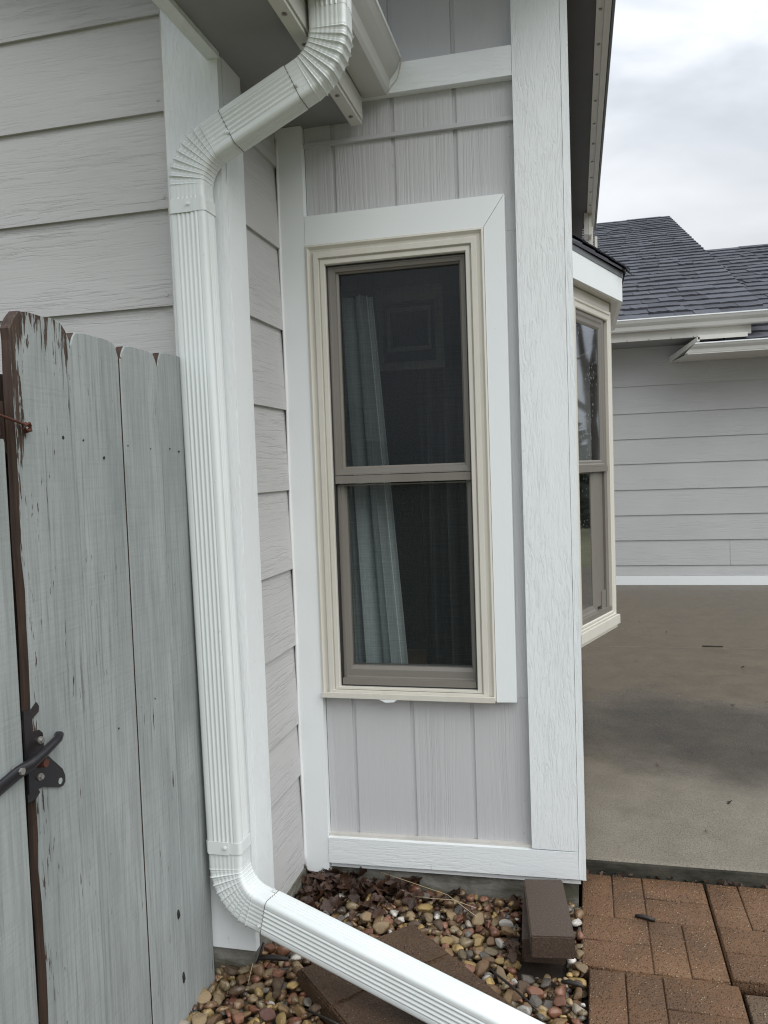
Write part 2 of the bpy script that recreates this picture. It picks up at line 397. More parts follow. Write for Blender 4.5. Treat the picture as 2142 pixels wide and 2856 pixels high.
MAT['twig'] = mat_plain('dark_twig', (.018,.014,.012), .5, bumpamt=.6, bscale=200)
MAT['straw'] = mat_plain('straw', (.42,.33,.20), .6)
MAT['iron'] = mat_plain('black_iron', (.010,.011,.014), .35, bumpamt=.25, bscale=150, dirt=.25, dcol=(.06,.028,.018), spec=.5)
MAT['bolt'] = mat_plain('galvanised_bolt', (.34,.33,.31), .45, metal=.6, bumpamt=.3, bscale=200)
n = N('curtain_cloth'); w = n.noise(n.coord((300,300,300)), 1, 2)
n.color(n.mix(w, (.40,.435,.435), (.47,.505,.505))); n.set(Roughness=.9); MAT['curtain'] = n.m
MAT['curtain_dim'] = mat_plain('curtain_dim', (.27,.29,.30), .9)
MAT['curtain_hem'] = mat_plain('curtain_hem', (.75,.78,.78), .8)
MAT['bark'] = mat_plain('bark', (.06,.05,.042), .9)
n = N('evergreen'); n.color(n.vary((.035,.055,.030), .4)); n.set(Roughness=.8); MAT['evergreen'] = n.m
n = N('lawn'); g_ = n.noise(n.coord((3,3,3), False), 1, 8, .7)
n.color(n.ramp(g_, [(.3, (.07,.075,.035)), (.7, (.13,.125,.065))])); n.set(Roughness=.95); MAT['lawn'] = n.m

def mat_glass(name, tint=.82, drops=False):
    n = N(name); n.t.nodes.remove(n.b)
    fr = n.n('ShaderNodeFresnel'); fr.inputs['IOR'].default_value = 1.52
    tr = n.n('ShaderNodeBsdfTransparent'); tr.inputs['Color'].default_value = (tint*.95, tint, tint*.99, 1)
    gl = n.n('ShaderNodeBsdfGlossy'); gl.inputs['Roughness'].default_value = .015 if not drops else .03; gl.inputs['Color'].default_value = (.95,.97,1,1)
    mxs = n.n('ShaderNodeMixShader')
    f2 = n.math('MULTIPLY', fr.outputs[0], 0.85 if not drops else .55)     # reflection dimmed, standing in for dark surroundings
    n.l(f2, mxs.inputs[0]); n.l(tr.outputs[0], mxs.inputs[1]); n.l(gl.outputs[0], mxs.inputs[2]); n.l(mxs.outputs[0], n.o.inputs[0])
    nb = n.bump(n.noise(n.coord((3,3,3)), 1, 2), .02, .02)
    if drops:
        vo = n.n('ShaderNodeTexVoronoi'); vo.inputs['Scale'].default_value = 60; n.l(n.coord((1,1,.75)), vo.inputs['Vector'])
        k = n.ramp(n.noise(n.coord((9,9,6)), 1, 3), [(.5, n.g(0)), (.56, n.g(1))])
        nb = n.bump(n.math('MULTIPLY', n.ramp(vo.outputs['Distance'], [(.08, n.g(1)), (.2, n.g(0))]), k), .5, .003, nb)
    n.l(nb, gl.inputs['Normal']); n.l(nb, fr.inputs['Normal'])
    return n.m
MAT['glass'] = mat_glass('window_glass'); MAT['glass_wet'] = mat_glass('wet_window_glass', .6, True)
def mat_screen():
    n = N('insect_screen')
    tr = n.n('ShaderNodeBsdfTransparent'); mxs = n.n('ShaderNodeMixShader')
    w1 = n.noise(n.coord((700,700,14)), 1, 2, .6); w2 = n.noise(n.coord((14,14,700)), 1, 2, .6)
    weave = n.math('MULTIPLY_ADD', n.math('ADD', w1, w2), .36, -.10)
    n.set(Roughness=.6); n.color((.011,.019,.024))
    n.l(weave, mxs.inputs[0]); n.l(tr.outputs[0], mxs.inputs[1]); n.l(n.b.outputs[0], mxs.inputs[2]); n.l(mxs.outputs[0], n.o.inputs[0])
    return n.m
MAT['screen'] = mat_screen()

# ------------------------------------------------------------------ object helpers
def tag(o, label=None, cat=None, group=None, kind=None):
    if label: o['label'] = label
    if cat: o['category'] = cat
    if group: o['group'] = group
    if kind: o['kind'] = kind
    return o
def thing(name, label, cat, loc=(0,0,0), group=None):
    o = bpy.data.objects.new(name, None); COL.objects.link(o); o.location = loc; o.empty_display_size = .1
    return tag(o, label, cat, group)
def worg(o):
    v = Vector((0,0,0))
    while o: v += o.location; o = o.parent
    return v
def finish(name, bm, mats, parent=None, org=None, smooth=False, bevel=0, seg=1, kind=None, label=None):
    """bm holds world coordinates; org is where the object's origin goes"""
    if bevel:
        es = [e_ for e_ in bm.edges if len(e_.link_faces) == 2 and e_.calc_face_angle(0) > R(35)]
        bmesh.ops.bevel(bm, geom=es, offset=bevel, segments=seg, profile=.5, affect='EDGES', clamp_overlap=True)
    bmesh.ops.recalc_face_normals(bm, faces=bm.faces)
    base = worg(parent) if parent else Vector((0,0,0))
    org = Vector(org) if org is not None else base
    bmesh.ops.translate(bm, verts=bm.verts, vec=-org)
    me = bpy.data.meshes.new(name); bm.to_mesh(me); bm.free()
    if not isinstance(mats, (list, tuple)): mats = [mats]
    for m_ in mats: me.materials.append(MAT[m_] if isinstance(m_, str) else m_)
    if smooth:
        for p in me.polygons: p.use_smooth = True
    o = bpy.data.objects.new(name, me); COL.objects.link(o); o.location = org-base
    if parent: o.parent = parent
    return tag(o, label, None, None, kind)
def add_box(bm, lo, hi, mat=0, rot=None, about=None):
    vs = [bm.verts.new((x,y,z)) for x in (lo[0],hi[0]) for y in (lo[1],hi[1]) for z in (lo[2],hi[2])]
    for f in ((0,1,3,2),(4,6,7,5),(0,4,5,1),(2,3,7,6),(0,2,6,4),(1,5,7,3)):
        fc = bm.faces.new([vs[i] for i in f]); fc.material_index = mat
    if rot is not None: bmesh.ops.rotate(bm, verts=vs, cent=about or (Vector(lo)+Vector(hi))/2, matrix=rot)
    return vs
def box(name, lo, hi, mat, parent=None, bevel=.0025, seg=1, **k):
    bm = bmesh.new(); add_box(bm, lo, hi); return finish(name, bm, mat, parent, bevel=bevel, seg=seg, **k)
def add_prism(bm, pts, axis, a, b, mat=0):
    """polygon pts in the two other axes (cyclic order), extruded along axis from a to b"""
    def mk(p, t):
        if axis == 'x': return (t, p[0], p[1])
        if axis == 'y': return (p[0], t, p[1])
        return (p[0], p[1], t)
    v0 = [bm.verts.new(mk(p, a)) for p in pts]; v1 = [bm.verts.new(mk(p, b)) for p in pts]
    n_ = len(pts); fs = [bm.faces.new(v0), bm.faces.new(v1[::-1])]
    for i in range(n_): fs.append(bm.faces.new((v0[i], v1[i], v1[(i+1)%n_], v0[(i+1)%n_])))
    for f in fs: f.material_index = mat
    return v0+v1
def prism(name, pts, axis, a, b, mat, parent=None, bevel=0, **k):
    bm = bmesh.new(); add_prism(bm, pts, axis, a, b); return finish(name, bm, mat, parent, bevel=bevel, **k)
def ring(name, outer, inner, loops, mapf, mat, parent, **k):
    """mitred rectangular frame: loops = (inset fraction, depth); rects = (a0, a1, z0, z1)"""
    bm = bmesh.new(); L = []
    for f, d in loops:
        r = [outer[i]+(inner[i]-outer[i])*f for i in range(4)]
        L.append([bm.verts.new(mapf(a_, d, z_)) for a_, z_ in ((r[0],r[2]),(r[1],r[2]),(r[1],r[3]),(r[0],r[3]))])
    for p, q in zip(L, L[1:]):
        for i in range(4): bm.faces.new((p[i], p[(i+1)%4], q[(i+1)%4], q[i]))
    p, q = L[-1], L[0]
    for i in range(4): bm.faces.new((p[i], p[(i+1)%4], q[(i+1)%4], q[i]))
    return finish(name, bm, mat, parent, **k)
def quad(name, pts, mat, parent=None, **k):
    bm = bmesh.new(); bm.faces.new([bm.verts.new(p) for p in pts]); return finish(name, bm, mat, parent, **k)
def add_tube(bm, pts, rad, seg=8, mat=0):
    pts = [Vector(p) for p in pts]; rings = []
    n_ = len(pts); up = Vector((.13,.21,.97)).normalized()
    for i, p in enumerate(pts):
        t = (pts[min(i+1,n_-1)]-pts[max(i-1,0)]).normalized()
        u = t.cross(up); 
        if u.length < .05: u = t.cross(Vector((1,0,0)))
        u.normalize(); v = t.cross(u)
        r = rad[i] if isinstance(rad, (list,tuple)) else rad
        rings.append([bm.verts.new(p+(u*math.cos(a_)+v*math.sin(a_))*r) for a_ in (2*math.pi*j/seg for j in range(seg))])
    for p, q in zip(rings, rings[1:]):
        for j in range(seg):
            f = bm.faces.new((p[j], p[(j+1)%seg], q[(j+1)%seg], q[j])); f.material_index = mat
    bm.faces.new(rings[0][::-1]).material_index = mat; bm.faces.new(rings[-1]).material_index = mat
def add_disc(bm, c, nrm, r, h, seg=8, mat=0):
    nrm = Vector(nrm).normalized(); add_tube(bm, [Vector(c), Vector(c)+nrm*h], r, seg, mat)
def add_screw(bm, c, nrm, r):
    nrm = Vector(nrm).normalized(); c = Vector(c)
    add_tube(bm, [c, c+nrm*r*.35], r, 12); add_tube(bm, [c+nrm*r*.3, c+nrm*r*1.1], r*.62, 6)

# ------------------------------------------------------------------ ground
def sheet(name, x0, x1, y0, y1, z, mat, kind='structure', nx=1, ny=1):
    bm = bmesh.new(); bmesh.ops.create_grid(bm, x_segments=nx, y_segments=ny, size=.5)
    for v in bm.verts: v.co = (x0+(v.co.x+.5)*(x1-x0), y0+(v.co.y+.5)*(y1-y0), z)
    o = finish(name, bm, mat); o['kind'] = kind; return o
sheet('ground', -250, 250, -250, 250, -.12, 'lawn')

# concrete patio: one slab with a rounded nose
bm = bmesh.new()
prof = [(8.49,-.1),(2.556,-.1),(2.556,.034)] + [(2.556+.014*(1-math.cos(a_)), .034+.014*math.sin(a_)) for a_ in (R(30),R(60),R(90))] + [(8.49,.048)]
cut = 5.62
prof2 = [(8.49,-.1),(cut+.003,-.1),(cut+.003,.045),(cut+.006,.048),(8.49,.048)]
prof = [(cut-.003,-.1)]+prof[1:-1]+[(cut-.006,.048),(cut-.003,.045)]
add_prism(bm, prof, 'x', -.10, 14); add_prism(bm, prof2, 'x', -.10, 14)
for f in bm.faces:
    f.normal_update()
    if abs(f.normal.y) > .9 and f.calc_center_median().y < 3: f.material_index = 1
o = finish('patio', bm, ['patio','slab_face']); tag(o, kind='structure')

# ------------------------------------------------------------------ the near house
house = thing('house', 'near grey house corner with white trim, tall window and lap siding', 'house', (-.4,2.345,0))
H = house
# --- left wall siding (faces the camera)
YS = 1.897
for i, zb in enumerate((.04,.288,.530,.773,1.016,1.259,1.502,1.746,1.992,2.236,2.476,2.715,2.955)):
    zt = zb+.245+.012 if i else .30
    prism('siding_board', [(YS,zb),(YS+.0105,zt),(YS+.022,zt),(YS+.022,zb+.002)], 'x', -2.6, -.9945, 'siding_x', H, bevel=.0012)
    if 7 <= i <= 10:
        bm = bmesh.new(); add_disc(bm, (-1.012-.004*(i%2), YS+.0012, zb+.028), (0,-1,0), .0042, .0018, 10)
        finish('nail_head', bm, 'siding_x', H)
# --- return wall siding (faces right)
XS = -.866
zbs = (.04,.352,.517,.766,1.006,1.252,1.500,1.744,1.991,2.236,2.44)
for i, zb in enumerate(zbs):
    zt = (zbs[i+1] if i+1 < len(zbs) else 2.6)+.012
    k_ = .0105
    prism('siding_board', [(XS,zb),(XS-k_,zt),(XS-.022,zt),(XS-.022,zb+.002)], 'y', 2.024, 2.352, 'siding_y', H, bevel=.0012)
box('wall_sheathing', (-2.6,1.921,.06), (-.89,1.96,3.0), 'felt', H, bevel=0)
box('wall_sheathing', (-.905,1.961,.06), (-.8895,2.40,2.6), 'felt', H, bevel=0)
# --- corner boards at the outer corner
box('corner_board', (-.993,1.889,.052), (-.8445,1.9145,2.60), 'trim_z', H, .003, 2)
box('corner_board', (-.869,1.9150,.105), (-.8425,2.026,2.352), 'trim_z', H, .003, 2)
bm = bmesh.new(); add_tube(bm, [(-.9952,1.893,z_) for z_ in np.linspace(.3,2.5,30)], .0026, 6); finish('caulk_line', bm, 'caulk', H, smooth=True)
# --- inner corner board and the window wall
YW = 2.345
box('corner_board', (-.8705,YW,.036), (-.7865,YW+.03,2.351), 'trim_smooth', H, .0025, 2)
bm = bmesh.new(); add_tube(bm, [(-.8665+.0012*math.sin(z_*9), YW-.001, z_) for z_ in np.linspace(.05,2.32,60)], [.0042+.0011*math.sin(z_*23)*math.sin(z_*7) for z_ in np.linspace(.05,2.32,60)], 6); finish('caulk_line', bm, 'caulk_white', H, smooth=True)
box('post_board', (-.1515,YW,.166), (-.0175,YW+.028,3.1), 'trim_z', H, .003, 2)
box('post_board', (-.0165,YW+.002,.080), (.0035,YW+.115,3.1), 'trim_z', H, .003, 2)
bm = bmesh.new()      # skirt board, its lower edge dips slightly to the right corner
add_prism(bm, [(-.7855,.071),(-.0175,.083),(-.0175,.1635),(-.7855,.152)], 'y', YW-.002, YW+.027)
finish('skirt_board', bm, 'trim_x', H, bevel=.003, seg=2)
prism('trim_strip', [(-.783,.053),(-.012,.063),(-.012,.074),(-.783,.064)], 'y', YW+.012, YW+.03, 'trim_x', H)
bm = bmesh.new(); add_prism(bm, [(-.786,.150),(-.152,.162),(-.152,.170),(-.786,.159)], 'y', YW+.012, YW+.030); finish('caulk_line', bm, 'caulk', H, bevel=.003)
box('frieze_board', (-.62,YW-.003,2.406), (-.1525,YW+.027,2.489), 'trim_x', H, .003, 2)
# head casing and right casing meet in a mitre
prism('window_casing', [(-.7855,1.9935),(-.2445,1.9935),(-.1835,2.081),(-.7855,2.081)], 'y', YW-.001, YW+.028, 'trim_smooth_x', H, bevel=.002)
prism('window_casing', [(-.2435,1.9925),(-.2435,.603),(-.1845,.605),(-.1825,2.0805)], 'y', YW-.001, YW+.028, 'trim_smooth', H, bevel=.002)
# --- grooved panels
def panel(x0, x1, z0, z1, y=YW+.029):
    gs = [g_ for g_ in (-.695,-.508,-.322) if x0+.01 < g_ < x1-.01]
    pts = [(x0, y)]
    for g_ in gs: pts += [(g_-.0065,y),(g_-.0050,y+.0055),(g_+.0050,y+.0055),(g_+.0062,y)]
    pts += [(x1,y),(x1,y+.012),(x0,y+.012)]
    bm = bmesh.new(); add_prism(bm, pts, 'z', z0, z1); return finish('siding_panel', bm, 'panel', H)
panel(-.785,-.145,.10,.612); panel(-.785,-.145,1.985,2.296); panel(-.262,-.145,.6125,1.9845)
panel(-.785,-.145,2.297,2.41,YW+.027); panel(-.785,-.145,2.4105,3.05,YW+.03)
prism('band', [(-.785,2.290),(-.152,2.2905),(-.152,2.3035),(-.785,2.302)], 'y', YW+.016, YW+.030, 'band', H, bevel=.002)
bm = bmesh.new()
for x_, z_ in ((-.165,2.252),(-.51,2.215),(-.745,.55),(-.176,.20),(-.17,.30),(-.33,2.07)):
    add_disc(bm, (x_,YW+.0288,z_), (0,-1,0), .003, .0014, 8)
finish('nail_heads', bm, 'panel', H, kind='stuff')
# --- foundation
bm = bmesh.new(); add_box(bm, (-.975,1.908,-.14), (-.860,2.38,.052)); add_box(bm, (-2.6,1.935,-.14), (-.98,2.0,.05)); add_box(bm, (-.871,2.376,-.14), (-.02,2.45,.075))
finish('foundation', bm, 'foundation', H, bevel=.006)
# --- the room behind the glass
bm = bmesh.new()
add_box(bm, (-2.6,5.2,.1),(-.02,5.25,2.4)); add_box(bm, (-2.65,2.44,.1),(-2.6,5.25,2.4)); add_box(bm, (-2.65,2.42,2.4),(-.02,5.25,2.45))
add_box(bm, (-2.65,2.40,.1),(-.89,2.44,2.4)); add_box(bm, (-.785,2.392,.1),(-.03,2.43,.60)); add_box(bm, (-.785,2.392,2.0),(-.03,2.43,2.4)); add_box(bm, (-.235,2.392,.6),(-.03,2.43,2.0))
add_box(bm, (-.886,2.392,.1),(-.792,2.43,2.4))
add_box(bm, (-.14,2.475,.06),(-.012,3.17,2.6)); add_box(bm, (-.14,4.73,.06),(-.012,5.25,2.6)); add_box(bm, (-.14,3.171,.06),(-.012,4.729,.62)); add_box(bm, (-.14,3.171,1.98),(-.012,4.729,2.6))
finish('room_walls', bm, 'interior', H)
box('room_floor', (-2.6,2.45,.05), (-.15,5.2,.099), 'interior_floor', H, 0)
box('side_wall', (-.011,2.462,.1), (-.0005,3.165,3.1), 'siding_y', H, 0)
box('side_wall', (-.011,3.1655,.1), (-.0005,4.7345,.584), 'siding_y', H, 0)
box('side_wall', (-.011,3.1655,2.0), (-.0005,4.7345,3.1), 'siding_y', H, 0)
box('side_wall', (-.011,4.735,.1), (-.0005,8.4,3.1), 'siding_y', H, 0)

# --- tall double hung window
win = bpy.data.objects.new('window', None); COL.objects.link(win); win.parent = H; win.location = Vector((-.51,2.35,1.3))-H.location
fw = lambda a_, d, z_: (a_, YW+d, z_)
O = (-.7855,-.2445,.607,1.9925); I = (-.728,-.300,.635,1.931)
ring('frame', O, I, [(0,.05),(0,-.004),(.10,-.006),(.22,.004),(.34,.004),(.42,-.004),(.66,-.004),(.70,.006),(.74,.006),(.76,.002),(.96,.002),(1,.006),(1,.075)], fw, 'almond', win, bevel=.0008)
box('sill', (-.784,YW-.016,.6045), (-.247,YW-.005,.620), 'almond', win, .0025, 2)
prism('paint_chip', [(-.60,.6035),(-.545,.6035),(-.555,.597),(-.58,.595)], 'y', YW-.0165, YW-.0150, 'trim_smooth_x', win)
ring('gasket', (I[0]+.0003,I[1]-.0003,I[2]+.0003,I[3]-.0003), (I[0]+.004,I[1]-.004,I[2]+.004,I[3]-.004), [(0,.016),(1,.018),(1,.03),(0,.03)], fw, 'gasket', win)
US = (I[0]+.0042, I[1]-.0042, 1.292, I[3]-.0042); UG = (-.694,-.323,1.318,1.906)
ring('sash', US, UG, [(0,.060),(0,.020),(.18,.020),(.24,.022),(.72,.024),(.80,.030),(1,.034),(1,.060)], fw, 'taupe', win, bevel=.0008, label='upper sash, set forward of the lower one')
quad('pane', [(UG[0]-.004,YW+.046,UG[2]-.004),(UG[1]+.004,YW+.046,UG[2]-.004),(UG[1]+.004,YW+.046,UG[3]+.004),(UG[0]-.004,YW+.046,UG[3]+.004)], 'glass', win)
box('meeting_rail', (I[0]+.0045,YW+.018,1.2665), (I[1]-.0045,YW+.062,1.2900), 'taupe', win, .002, 2)
LS = (I[0]+.0046, I[1]-.0046, .6395, 1.262); LG = (-.698,-.320,.692,1.258)
ring('sash', LS, LG, [(0,.085),(0,.036),(.35,.036),(.42,.040),(.8,.042),(1,.050),(1,.085)], fw, 'taupe', win, bevel=.0008, label='lower sash, recessed behind the meeting rail')
box('sill', (I[0]+.005,YW+.016,.6392), (I[1]-.005,YW+.034,.658), 'taupe', win, .003, 2)
quad('pane', [(LG[0]-.004,YW+.066,LG[2]-.004),(LG[1]+.004,YW+.066,LG[2]-.004),(LG[1]+.004,YW+.066,LG[3]+.004),(LG[0]-.004,YW+.066,LG[3]+.004)], 'glass', win)
quad('insect_screen', [(LG[0]-.002,YW+.0545,LG[2]-.002),(LG[1]+.002,YW+.0545,LG[2]-.002),(LG[1]+.002,YW+.0545,1.264),(LG[0]-.002,YW+.0545,1.264)], 'screen', win)
quad('insect_screen', [(UG[0]-.002,YW+.0385,UG[2]-.002),(UG[1]+.002,YW+.0385,UG[2]-.002),(UG[1]+.002,YW+.0385,UG[3]+.002),(UG[0]-.002,YW+.0385,UG[3]+.002)], 'screen', win)

# --- left eave: boxed soffit, fascia cover with vent nails
box('soffit', (-.868,1.26,2.352), (-.626,2.372,2.37), 'soffit', H, 0)
prism('soffit_trim', [(-.872,2.338),(-.838,2.338),(-.838,2.3515),(-.846,2.352),(-.846,2.47),(-.872,2.47)], 'y', 1.26, 1.8885, 'trim_y', H, bevel=.002)
prism('rake_board', [(-1.35,2.665),(-.874,2.475),(-.874,2.60),(-1.35,2.79)], 'y', 1.26, 1.285, 'trim_x', H, bevel=.003)
prism('fascia', [(-.6255,2.325),(-.593,2.325),(-.593,2.48),(-.600,2.48),(-.600,2.333),(-.6255,2.333)], 'y', 1.26, 2.338, 'alu', H, bevel=.0012)
prism('fascia_lip', [(-.592,2.336),(-.588,2.336),(-.588,2.398),(-.592,2.398)], 'y', 1.26, 2.330, 'alu', H)
for k_ in range(8):
    y_ = 2.275-.135*k_
    bm = bmesh.new(); add_disc(bm, (-.609,y_,2.326), (0,0,-1), .0068, .0026, 10); add_disc(bm, (-.609,y_,2.324), (0,0,-1), .0035, .0028, 8)
    finish('nail', bm, 'nail', H)
# roofs above (outside the frame, they shade the walls)
bm = bmesh.new(); add_prism(bm, [(-.52,2.512),(-.52,2.53),(-3.2,3.75),(-3.2,3.60),(-.9,2.60),(-.60,2.50)], 'y', 1.62, 2.36); 
add_prism(bm, [(.155,2.775),(.155,2.795),(-3.2,4.25),(-3.2,4.10),(-.3,2.86),(-.02,2.775)], 'y', 1.88, 5.25)
finish('roof', bm, 'shingle', H)
# --- right eave seen from below
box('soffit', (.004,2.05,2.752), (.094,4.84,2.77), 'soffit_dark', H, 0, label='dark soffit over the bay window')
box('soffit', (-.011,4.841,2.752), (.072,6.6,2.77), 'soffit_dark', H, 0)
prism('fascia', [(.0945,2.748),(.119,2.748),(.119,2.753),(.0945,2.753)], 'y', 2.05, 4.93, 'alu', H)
prism('fascia', [(.1195,2.742),(.141,2.742),(.144,2.775),(.1195,2.775)], 'y', 2.05, 5.2, 'alu', H)
prism('drip_edge', [(.1445,2.752),(.153,2.752),(.158,2.79),(.1445,2.79)], 'y', 2.05, 5.2, 'edge', H)
for k_ in range(11):
    y_ = 2.72+.22*k_
    if y_ > 4.80: break
    bm = bmesh.new(); add_disc(bm, (.108,y_,2.7485), (0,0,-1), .006, .003, 8); finish('nail', bm, 'nail', H)
bm = bmesh.new(); add_box(bm, (.076,4.84,2.628), (.101,4.95,2.7515)); add_box(bm, (.1025,4.86,2.630), (.1185,4.95,2.7475)); add_box(bm, (.100,4.951,2.560),(.128,5.0,2.70)); add_box(bm, (.139,5.0,2.555),(.1535,5.1,2.655))
finish('rake_return', bm, 'alu', H, bevel=.002)

# --- angled bay window on the side wall
th = R(20.1); B0 = Vector((0,3.17)); BT = Vector((math.sin(th), math.cos(th))); BN = Vector((BT.y, -BT.x))
bay = bpy.data.objects.new('bay_window', None); COL.objects.link(bay); bay.parent = H; bay.location = Vector((.05,3.4,1.3))-H.location
def fb(a_, d, z_):      # along the angled side, depth behind its face, height
    p = B0+BT*a_-BN*d; return (p.x, p.y, z_)
def bay_box(name, a0, a1, d0, d1, z0, z1, mat, bevel=.002):
    bm = bmesh.new(); vs = [bm.verts.new(fb(a_,d,z_)) for a_ in (a0,a1) for d in (d0,d1) for z_ in (z0,z1)]
    for f in ((0,1,3,2),(4,6,7,5),(0,4,5,1),(2,3,7,6),(0,2,6,4),(1,5,7,3)): bm.faces.new([vs[i] for i in f])
    return finish(name, bm, mat, bay, bevel=bevel)
BO = (.012,.462,.640,1.948); BI = (.030,.414,.664,1.906)
ring('frame', BO, BI, [(0,.05),(0,.0),(.3,-.003),(.42,.002),(.55,.002),(.62,-.002),(.9,-.002),(1,.001),(1,.08)], fb, 'almond', bay, bevel=.0008)
bay_box('head_board', .0, .4535, .002, .03, 1.950, 1.984, 'almond')
bay_box('sill_board', -.01, .478, -.012, .02, .600, .6385, 'almond')
ring('sash', (.0305,.378,1.290,1.9055), (.058,.332,1.316,1.858), [(0,.05),(0,.007),(.3,.007),(.5,.010),(.8,.010),(1,.014),(1,.05)], fb, 'taupe', bay, bevel=.0006)
bay_box('sash_track', .379, .4135, .014, .05, .665, 1.9052, 'taupe')
quad('pane', [fb(.05,.016,1.31), fb(.336,.016,1.31), fb(.336,.016,1.862), fb(.05,.016,1.862)], 'glass_wet', bay)
bay_box('meeting_rail', .0305, .40, .005, .05, 1.268, 1.2895, 'taupe')
ring('sash', (.0305,.270,.672,1.2665), (.058,.236,.712,1.262), [(0,.075),(0,.018),(.4,.018),(.6,.022),(1,.026),(1,.075)], fb, 'taupe', bay, bevel=.0006)
bay_box('sash_track', .2705, .322, .020, .06, .700, 1.2675, 'taupe')
bay_box('sash_stop', .3225, .378, .017, .05, .665, .76, 'taupe')
bay_box('sash_track', .3225, .378, .024, .06, .7605, 1.2675, 'taupe')
bay_box('sill', .0305, .412, .004, .030, .6645, .684, 'taupe')
quad('pane', [fb(.05,.028,.70), fb(.24,.028,.70), fb(.24,.028,1.265), fb(.05,.028,1.265)], 'glass_wet', bay)
# front and far sides of the bay (face away from the camera)
c1 = B0+BT*.462; c1 = (c1.x, c1.y)
bm = bmesh.new()
add_prism(bm, [(c1[0]+.002,c1[1]+.003),(c1[0]+.002,4.29),(0.0,4.728),(-.02,4.728),(-.02,4.70),(c1[0]-.028,4.26),(c1[0]-.028,c1[1]+.02)], 'z', .60, .70)
add_prism(bm, [(c1[0]+.002,c1[1]+.003),(c1[0]+.002,4.29),(0.0,4.728),(-.02,4.728),(-.02,4.70),(c1[0]-.028,4.26),(c1[0]-.028,c1[1]+.02)], 'z', 1.90, 1.984)
for y0, y1 in ((c1[1]+.003,c1[1]+.06),(3.93,3.99),(4.22,4.285)): add_box(bm, (c1[0]-.024,y0,.701),(c1[0]+.0015,y1,1.899))
add_prism(bm, [(.0,3.16),(c1[0]+.004,c1[1]),(c1[0]+.004,4.29),(0,4.728)], 'z', .585, .5995)
finish('bay_front', bm, 'almond', bay)
quad('pane', [(c1[0]-.01,c1[1]+.05,.70),(c1[0]-.01,4.25,.70),(c1[0]-.01,4.25,1.9),(c1[0]-.01,c1[1]+.05,1.9)], 'glass', bay)
# bay fascia, soffit and its little shingled roof
th2 = R(25); f0 = Vector((.012,3.075)); fT = Vector((.209,3.6))-f0; F1 = Vector((.209,3.6))
def inset(d):   # plan outline of the overhang, moved inwards by d
    return [(0.0,3.05+d), (.209-d,3.6+d*.35), (.209-d,4.33-d*.35), (0.0,4.86-d)]
a_ = inset(0); b_ = inset(.018)
prism('fascia', [a_[0],a_[1],a_[2],a_[3],b_[3],b_[2],b_[1],b_[0]], 'z', 1.9885, 2.0885, 'trim_smooth_x', bay)
prism('soffit', b_, 'z', 1.9875, 2.000, 'alu', bay)
c_ = inset(-.004); d_ = inset(.014)
prism('drip_edge', [c_[0],c_[1],c_[2],c_[3],d_[3],d_[2],d_[1],d_[0]], 'z', 2.0887, 2.112, 'edge', bay)
e_ = inset(-.016); top = [(-.004,3.06),(-.004,3.72),(-.004,4.2),(-.004,4.85)]
zt_, zb_ = 2.318, 2.1125; ztop = (zb_+.004, zt_, zt_, zb_+.004)
for k_ in range(4):           # four shingle courses
    t0, t1 = k_/4, min(1,(k_+1)/4+.04)
    def lerp(i, t): return (e_[i][0]+(top[i][0]-e_[i][0])*t, e_[i][1]+(top[i][1]-e_[i][1])*t, zb_+(ztop[i]-zb_)*t)
    bm = bmesh.new()
    for i in range(3):
        p = [Vector(lerp(i,t0))+Vector((0,0,.009)), Vector(lerp(i+1,t0))+Vector((0,0,.009)), Vector(lerp(i+1,t1))+Vector((0,0,.002)), Vector(lerp(i,t1))+Vector((0,0,.002))]
        q = [v-Vector((0,0,.010)) for v in p]
        A_ = [bm.verts.new(v) for v in p]; B_ = [bm.verts.new(v) for v in q]
        bm.faces.new(A_); bm.faces.new(B_[::-1])
        for j in range(4): bm.faces.new((A_[j],B_[j],B_[(j+1)%4],A_[(j+1)%4]))
    finish('shingle_course', bm, 'shingle', bay)
p0 = Vector((e_[1][0],e_[1][1],zb_+.012)); p1 = Vector((-.004,3.72,zt_+.012))
for k_ in range(4):           # hip caps
    a0 = p0.lerp(p1, k_/4); a1 = p0.lerp(p1, (k_+1.25)/4); s_ = Vector((.030,.045,0)); s2 = Vector((.012,-.062,0))
    bm = bmesh.new()
    v = [bm.verts.new(x) for x in (a0+s2+Vector((0,0,-.012)), a0+Vector((0,0,.010)), a0+s_+Vector((0,0,-.014)), a1+s_+Vector((0,0,-.016)), a1+Vector((0,0,.002)), a1+s2+Vector((0,0,-.016)))]
    w = [bm.verts.new(x.co-Vector((0,0,.006))) for x in v]
    bm.faces.new((v[0],v[1],v[4],v[5])); bm.faces.new((v[1],v[2],v[3],v[4])); bm.faces.new((w[1],w[0],w[5],w[4])); bm.faces.new((w[2],w[1],w[4],w[3]))
    for i in range(6): j = (i+1)%6; bm.faces.new((v[i],w[i],w[j],v[j]))
    finish('hip_shingle', bm, 'shingle', bay)

